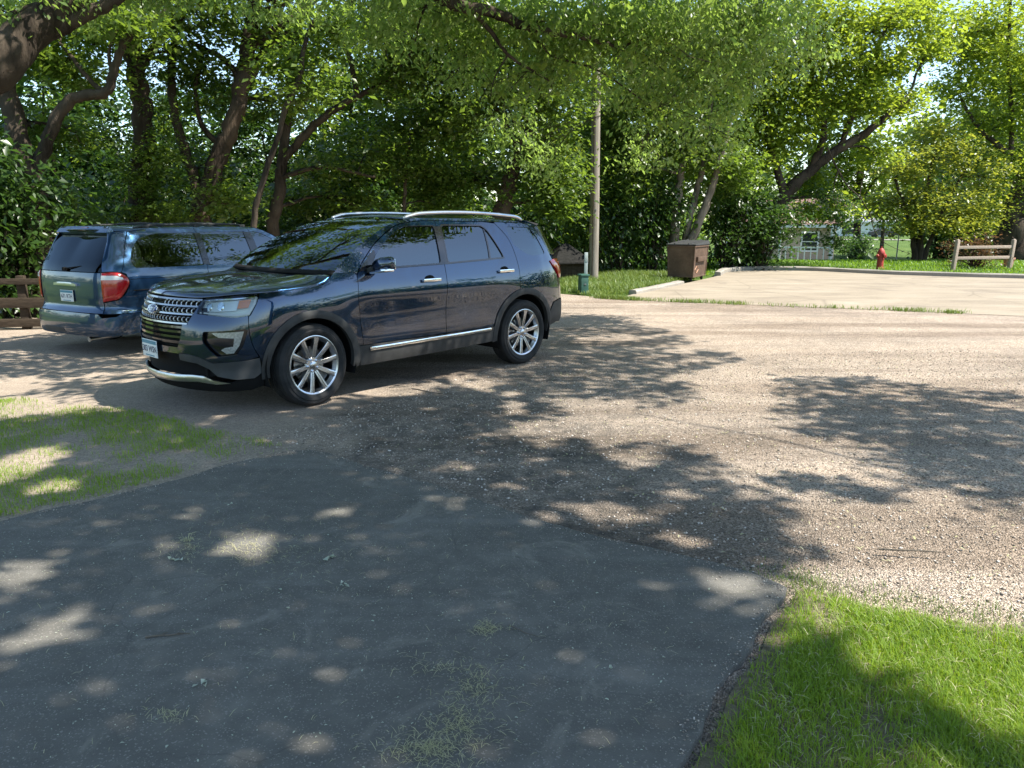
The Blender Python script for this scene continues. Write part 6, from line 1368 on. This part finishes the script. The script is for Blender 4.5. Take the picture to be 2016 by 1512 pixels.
    skin(W, "high_brake_light", [(s1 - .085, 1.655), (s1 - .085, 1.69), (s1 + .085, 1.69), (s1 + .085, 1.655)], M['dark_red_lens'], spo, off=.068, thick=.02)
    tl = [*map(tuple, catmull([(ry(.755), .76), (3.94, .80), (3.845, .90), (3.79, 1.0), (3.80, 1.07), (3.86, 1.12), (3.95, 1.145), (ry(.76), 1.14)], 6)), (ry(.752), .95)]
    t_ = skin(W, "tail_light", tl, M['red_lens'], car, off=.016, thick=.05, mirror=True, step=.02, crown=.022)
    rv = skin(W, "reversing_lamp", [(ry(.765), 1.05), (3.93, 1.048), (3.86, 1.055), (3.865, 1.075), (3.93, 1.10), (ry(.768), 1.105)], M['white_lens'], t_[0], off=.040, thick=.02, mirror=True); rv[1].parent = t_[1]
    tr = skin(W, "lens_rim", [*map(tuple, catmull([(ry(.745), .745), (3.945, .788), (3.838, .89), (3.778, 1.0), (3.79, 1.08), (3.855, 1.135), (3.95, 1.158), (ry(.75), 1.155)], 6)), (ry(.745), .95)], M['black'], t_[0], off=.010, thick=.05, mirror=True); tr[1].parent = t_[1]
    hb = [(s1 - .27, .955), (s1 - .26, .985), (s1 - .14, 1.0), (s1, 1.002)]
    hn = skin(W, "hatch_handle", hb + mr(hb[:-1])[::-1], M['satin'], ht, off=.035, thick=.04, step=.03, crown=.006)
    q = W.P(np.array([(s1, .815)]))[0]
    plate(car, Matrix.Translation((float(q[0]) - .016, 0, .815)) @ Matrix(((0, 0, -1), (-1, 0, 0), (0, 1, 0))).to_4x4() , "671 RTH")
    # bumper with a step pad
    bt = [(3.46, .45), (3.50, .592), (3.94, .592), (4.0, .56), (ry(.75), .545), (ry(.70), .588), (s1, .592)]
    bl = [(s1, .30), (ry(.6), .30), (3.9, .32), (3.5, .34)]
    skin(W, "rear_bumper", bt[:-1] + [bt[-1]] + mr(bt[:-1])[::-1] + mr(bl[1:])[::-1] + bl, bp, car, off=.03, thick=.06, step=.05)
    skin(W, "bumper_step", [(ry(.55), .33), (ry(.52), .385), (s1 - .05, .385), (s1 - .02, .33)], M['grey_plastic'], car, off=.034, thick=.02)
    MB().tube([(-3.7, -.42, .25), (-4.13, -.42, .235)], .036, 12).build("exhaust_pipe", M['satin'], car)
    for sg in (1, -1):
        b = MB(); b.tube([(-1.55, .60 * sg, 1.752), (-1.7, .60 * sg, 1.772), (-2.5, .60 * sg, 1.775), (-3.2, .59 * sg, 1.762), (-3.42, .585 * sg, 1.728)], .016, 8)
        for x in (-1.55, -2.4, -3.25): b.box((x, .60 * sg, 1.748), (.10, .035, .04), None, .01)
        b.build("roof_rail", M['cladding'], car)
        b = MB(); b.box((-.62, 1.08 * sg, 1.17), (.12, .22, .16), None, .04); b.box((-.64, .97 * sg, 1.14), (.08, .12, .05), None, .01); b.build("wing_mirror", bp, car)
        for hx, d_ in ((1.42, d1), (1.76, d2)):
            b = MB(); b.box((-hx, sg * 1.005, .985), (.20, .022, .04), None, .009); b.build("handle", bp, d_[0 if sg > 0 else 1])
        MB().tube([(-2.62, sg * .987, .90), (-3.75, sg * .96, .90)], .008, 6).build("door_track", M['black'], car)
    b = MB()
    for x in (-1.9, -2.9): b.tube([(x, .60, 1.776), (x, 0, 1.79), (x, -.60, 1.776)], .014, 8)
    b.build("roof_rack_bar", M['cladding'], car)
    b = MB(); b.tube([(-4.105, .02, 1.185), (-4.075, -.20, 1.21), (-4.02, -.44, 1.235)], .009, 6); b.box((-4.10, .02, 1.18), (.05, .05, .05), None, .01); b.build("rear_wiper", M['black'], car)
    for x, y in ((0, .85), (0, -.85), (3.03, .85), (3.03, -.85)):
        make_wheel(car, x, y, .335, .215, .21, 5, 0, 1 if y > 0 else -1, 'cover')
        b = MB(); vs, fs = [], []; sg = 1 if y > 0 else -1
        for i, a in enumerate(np.linspace(R(-10), R(190), 20)):
            for yy in (.965, .6): vs.append((-(x + .405 * math.cos(a)), sg * yy, .34 + .40 * math.sin(a)))
            if i: fs.append((2 * i - 2, 2 * i - 1, 2 * i + 1, 2 * i))
        b.add(vs, fs); b.build("wheel_well", M['black'], car)
    b = MB(); b.box((-1.5, 0, .68), (2.1, 1.84, .70)); b.box((-1.6, 0, .38), (4.4, 1.1, .24)); b.box((-3.3, 0, .75), (1.2, 1.16, .50)); b.build("underbody", M['black'], car, 0)
    for sx, sy in ((-1.35, .42), (-1.35, -.42), (-2.2, .42), (-2.2, -.42), (-3.1, 0)):
        b = MB(); b.box((sx - .12, sy, 1.15), (.15, .5 if sy else 1.2, .60), Matrix.Rotation(R(-12), 3, 'Y'), .06); b.build("car_seat", M['seat'], car)
        b = MB(); b.box((sx - .20, sy, 1.50), (.09, .25, .16), None, .04); b.build("headrest", M['seat'], car)
    b = MB(); b.box((-.60, 0, 1.05), (.6, 1.6, .16), None, .05); b.build("dashboard", M['interior'], car)
    return car

make_van()
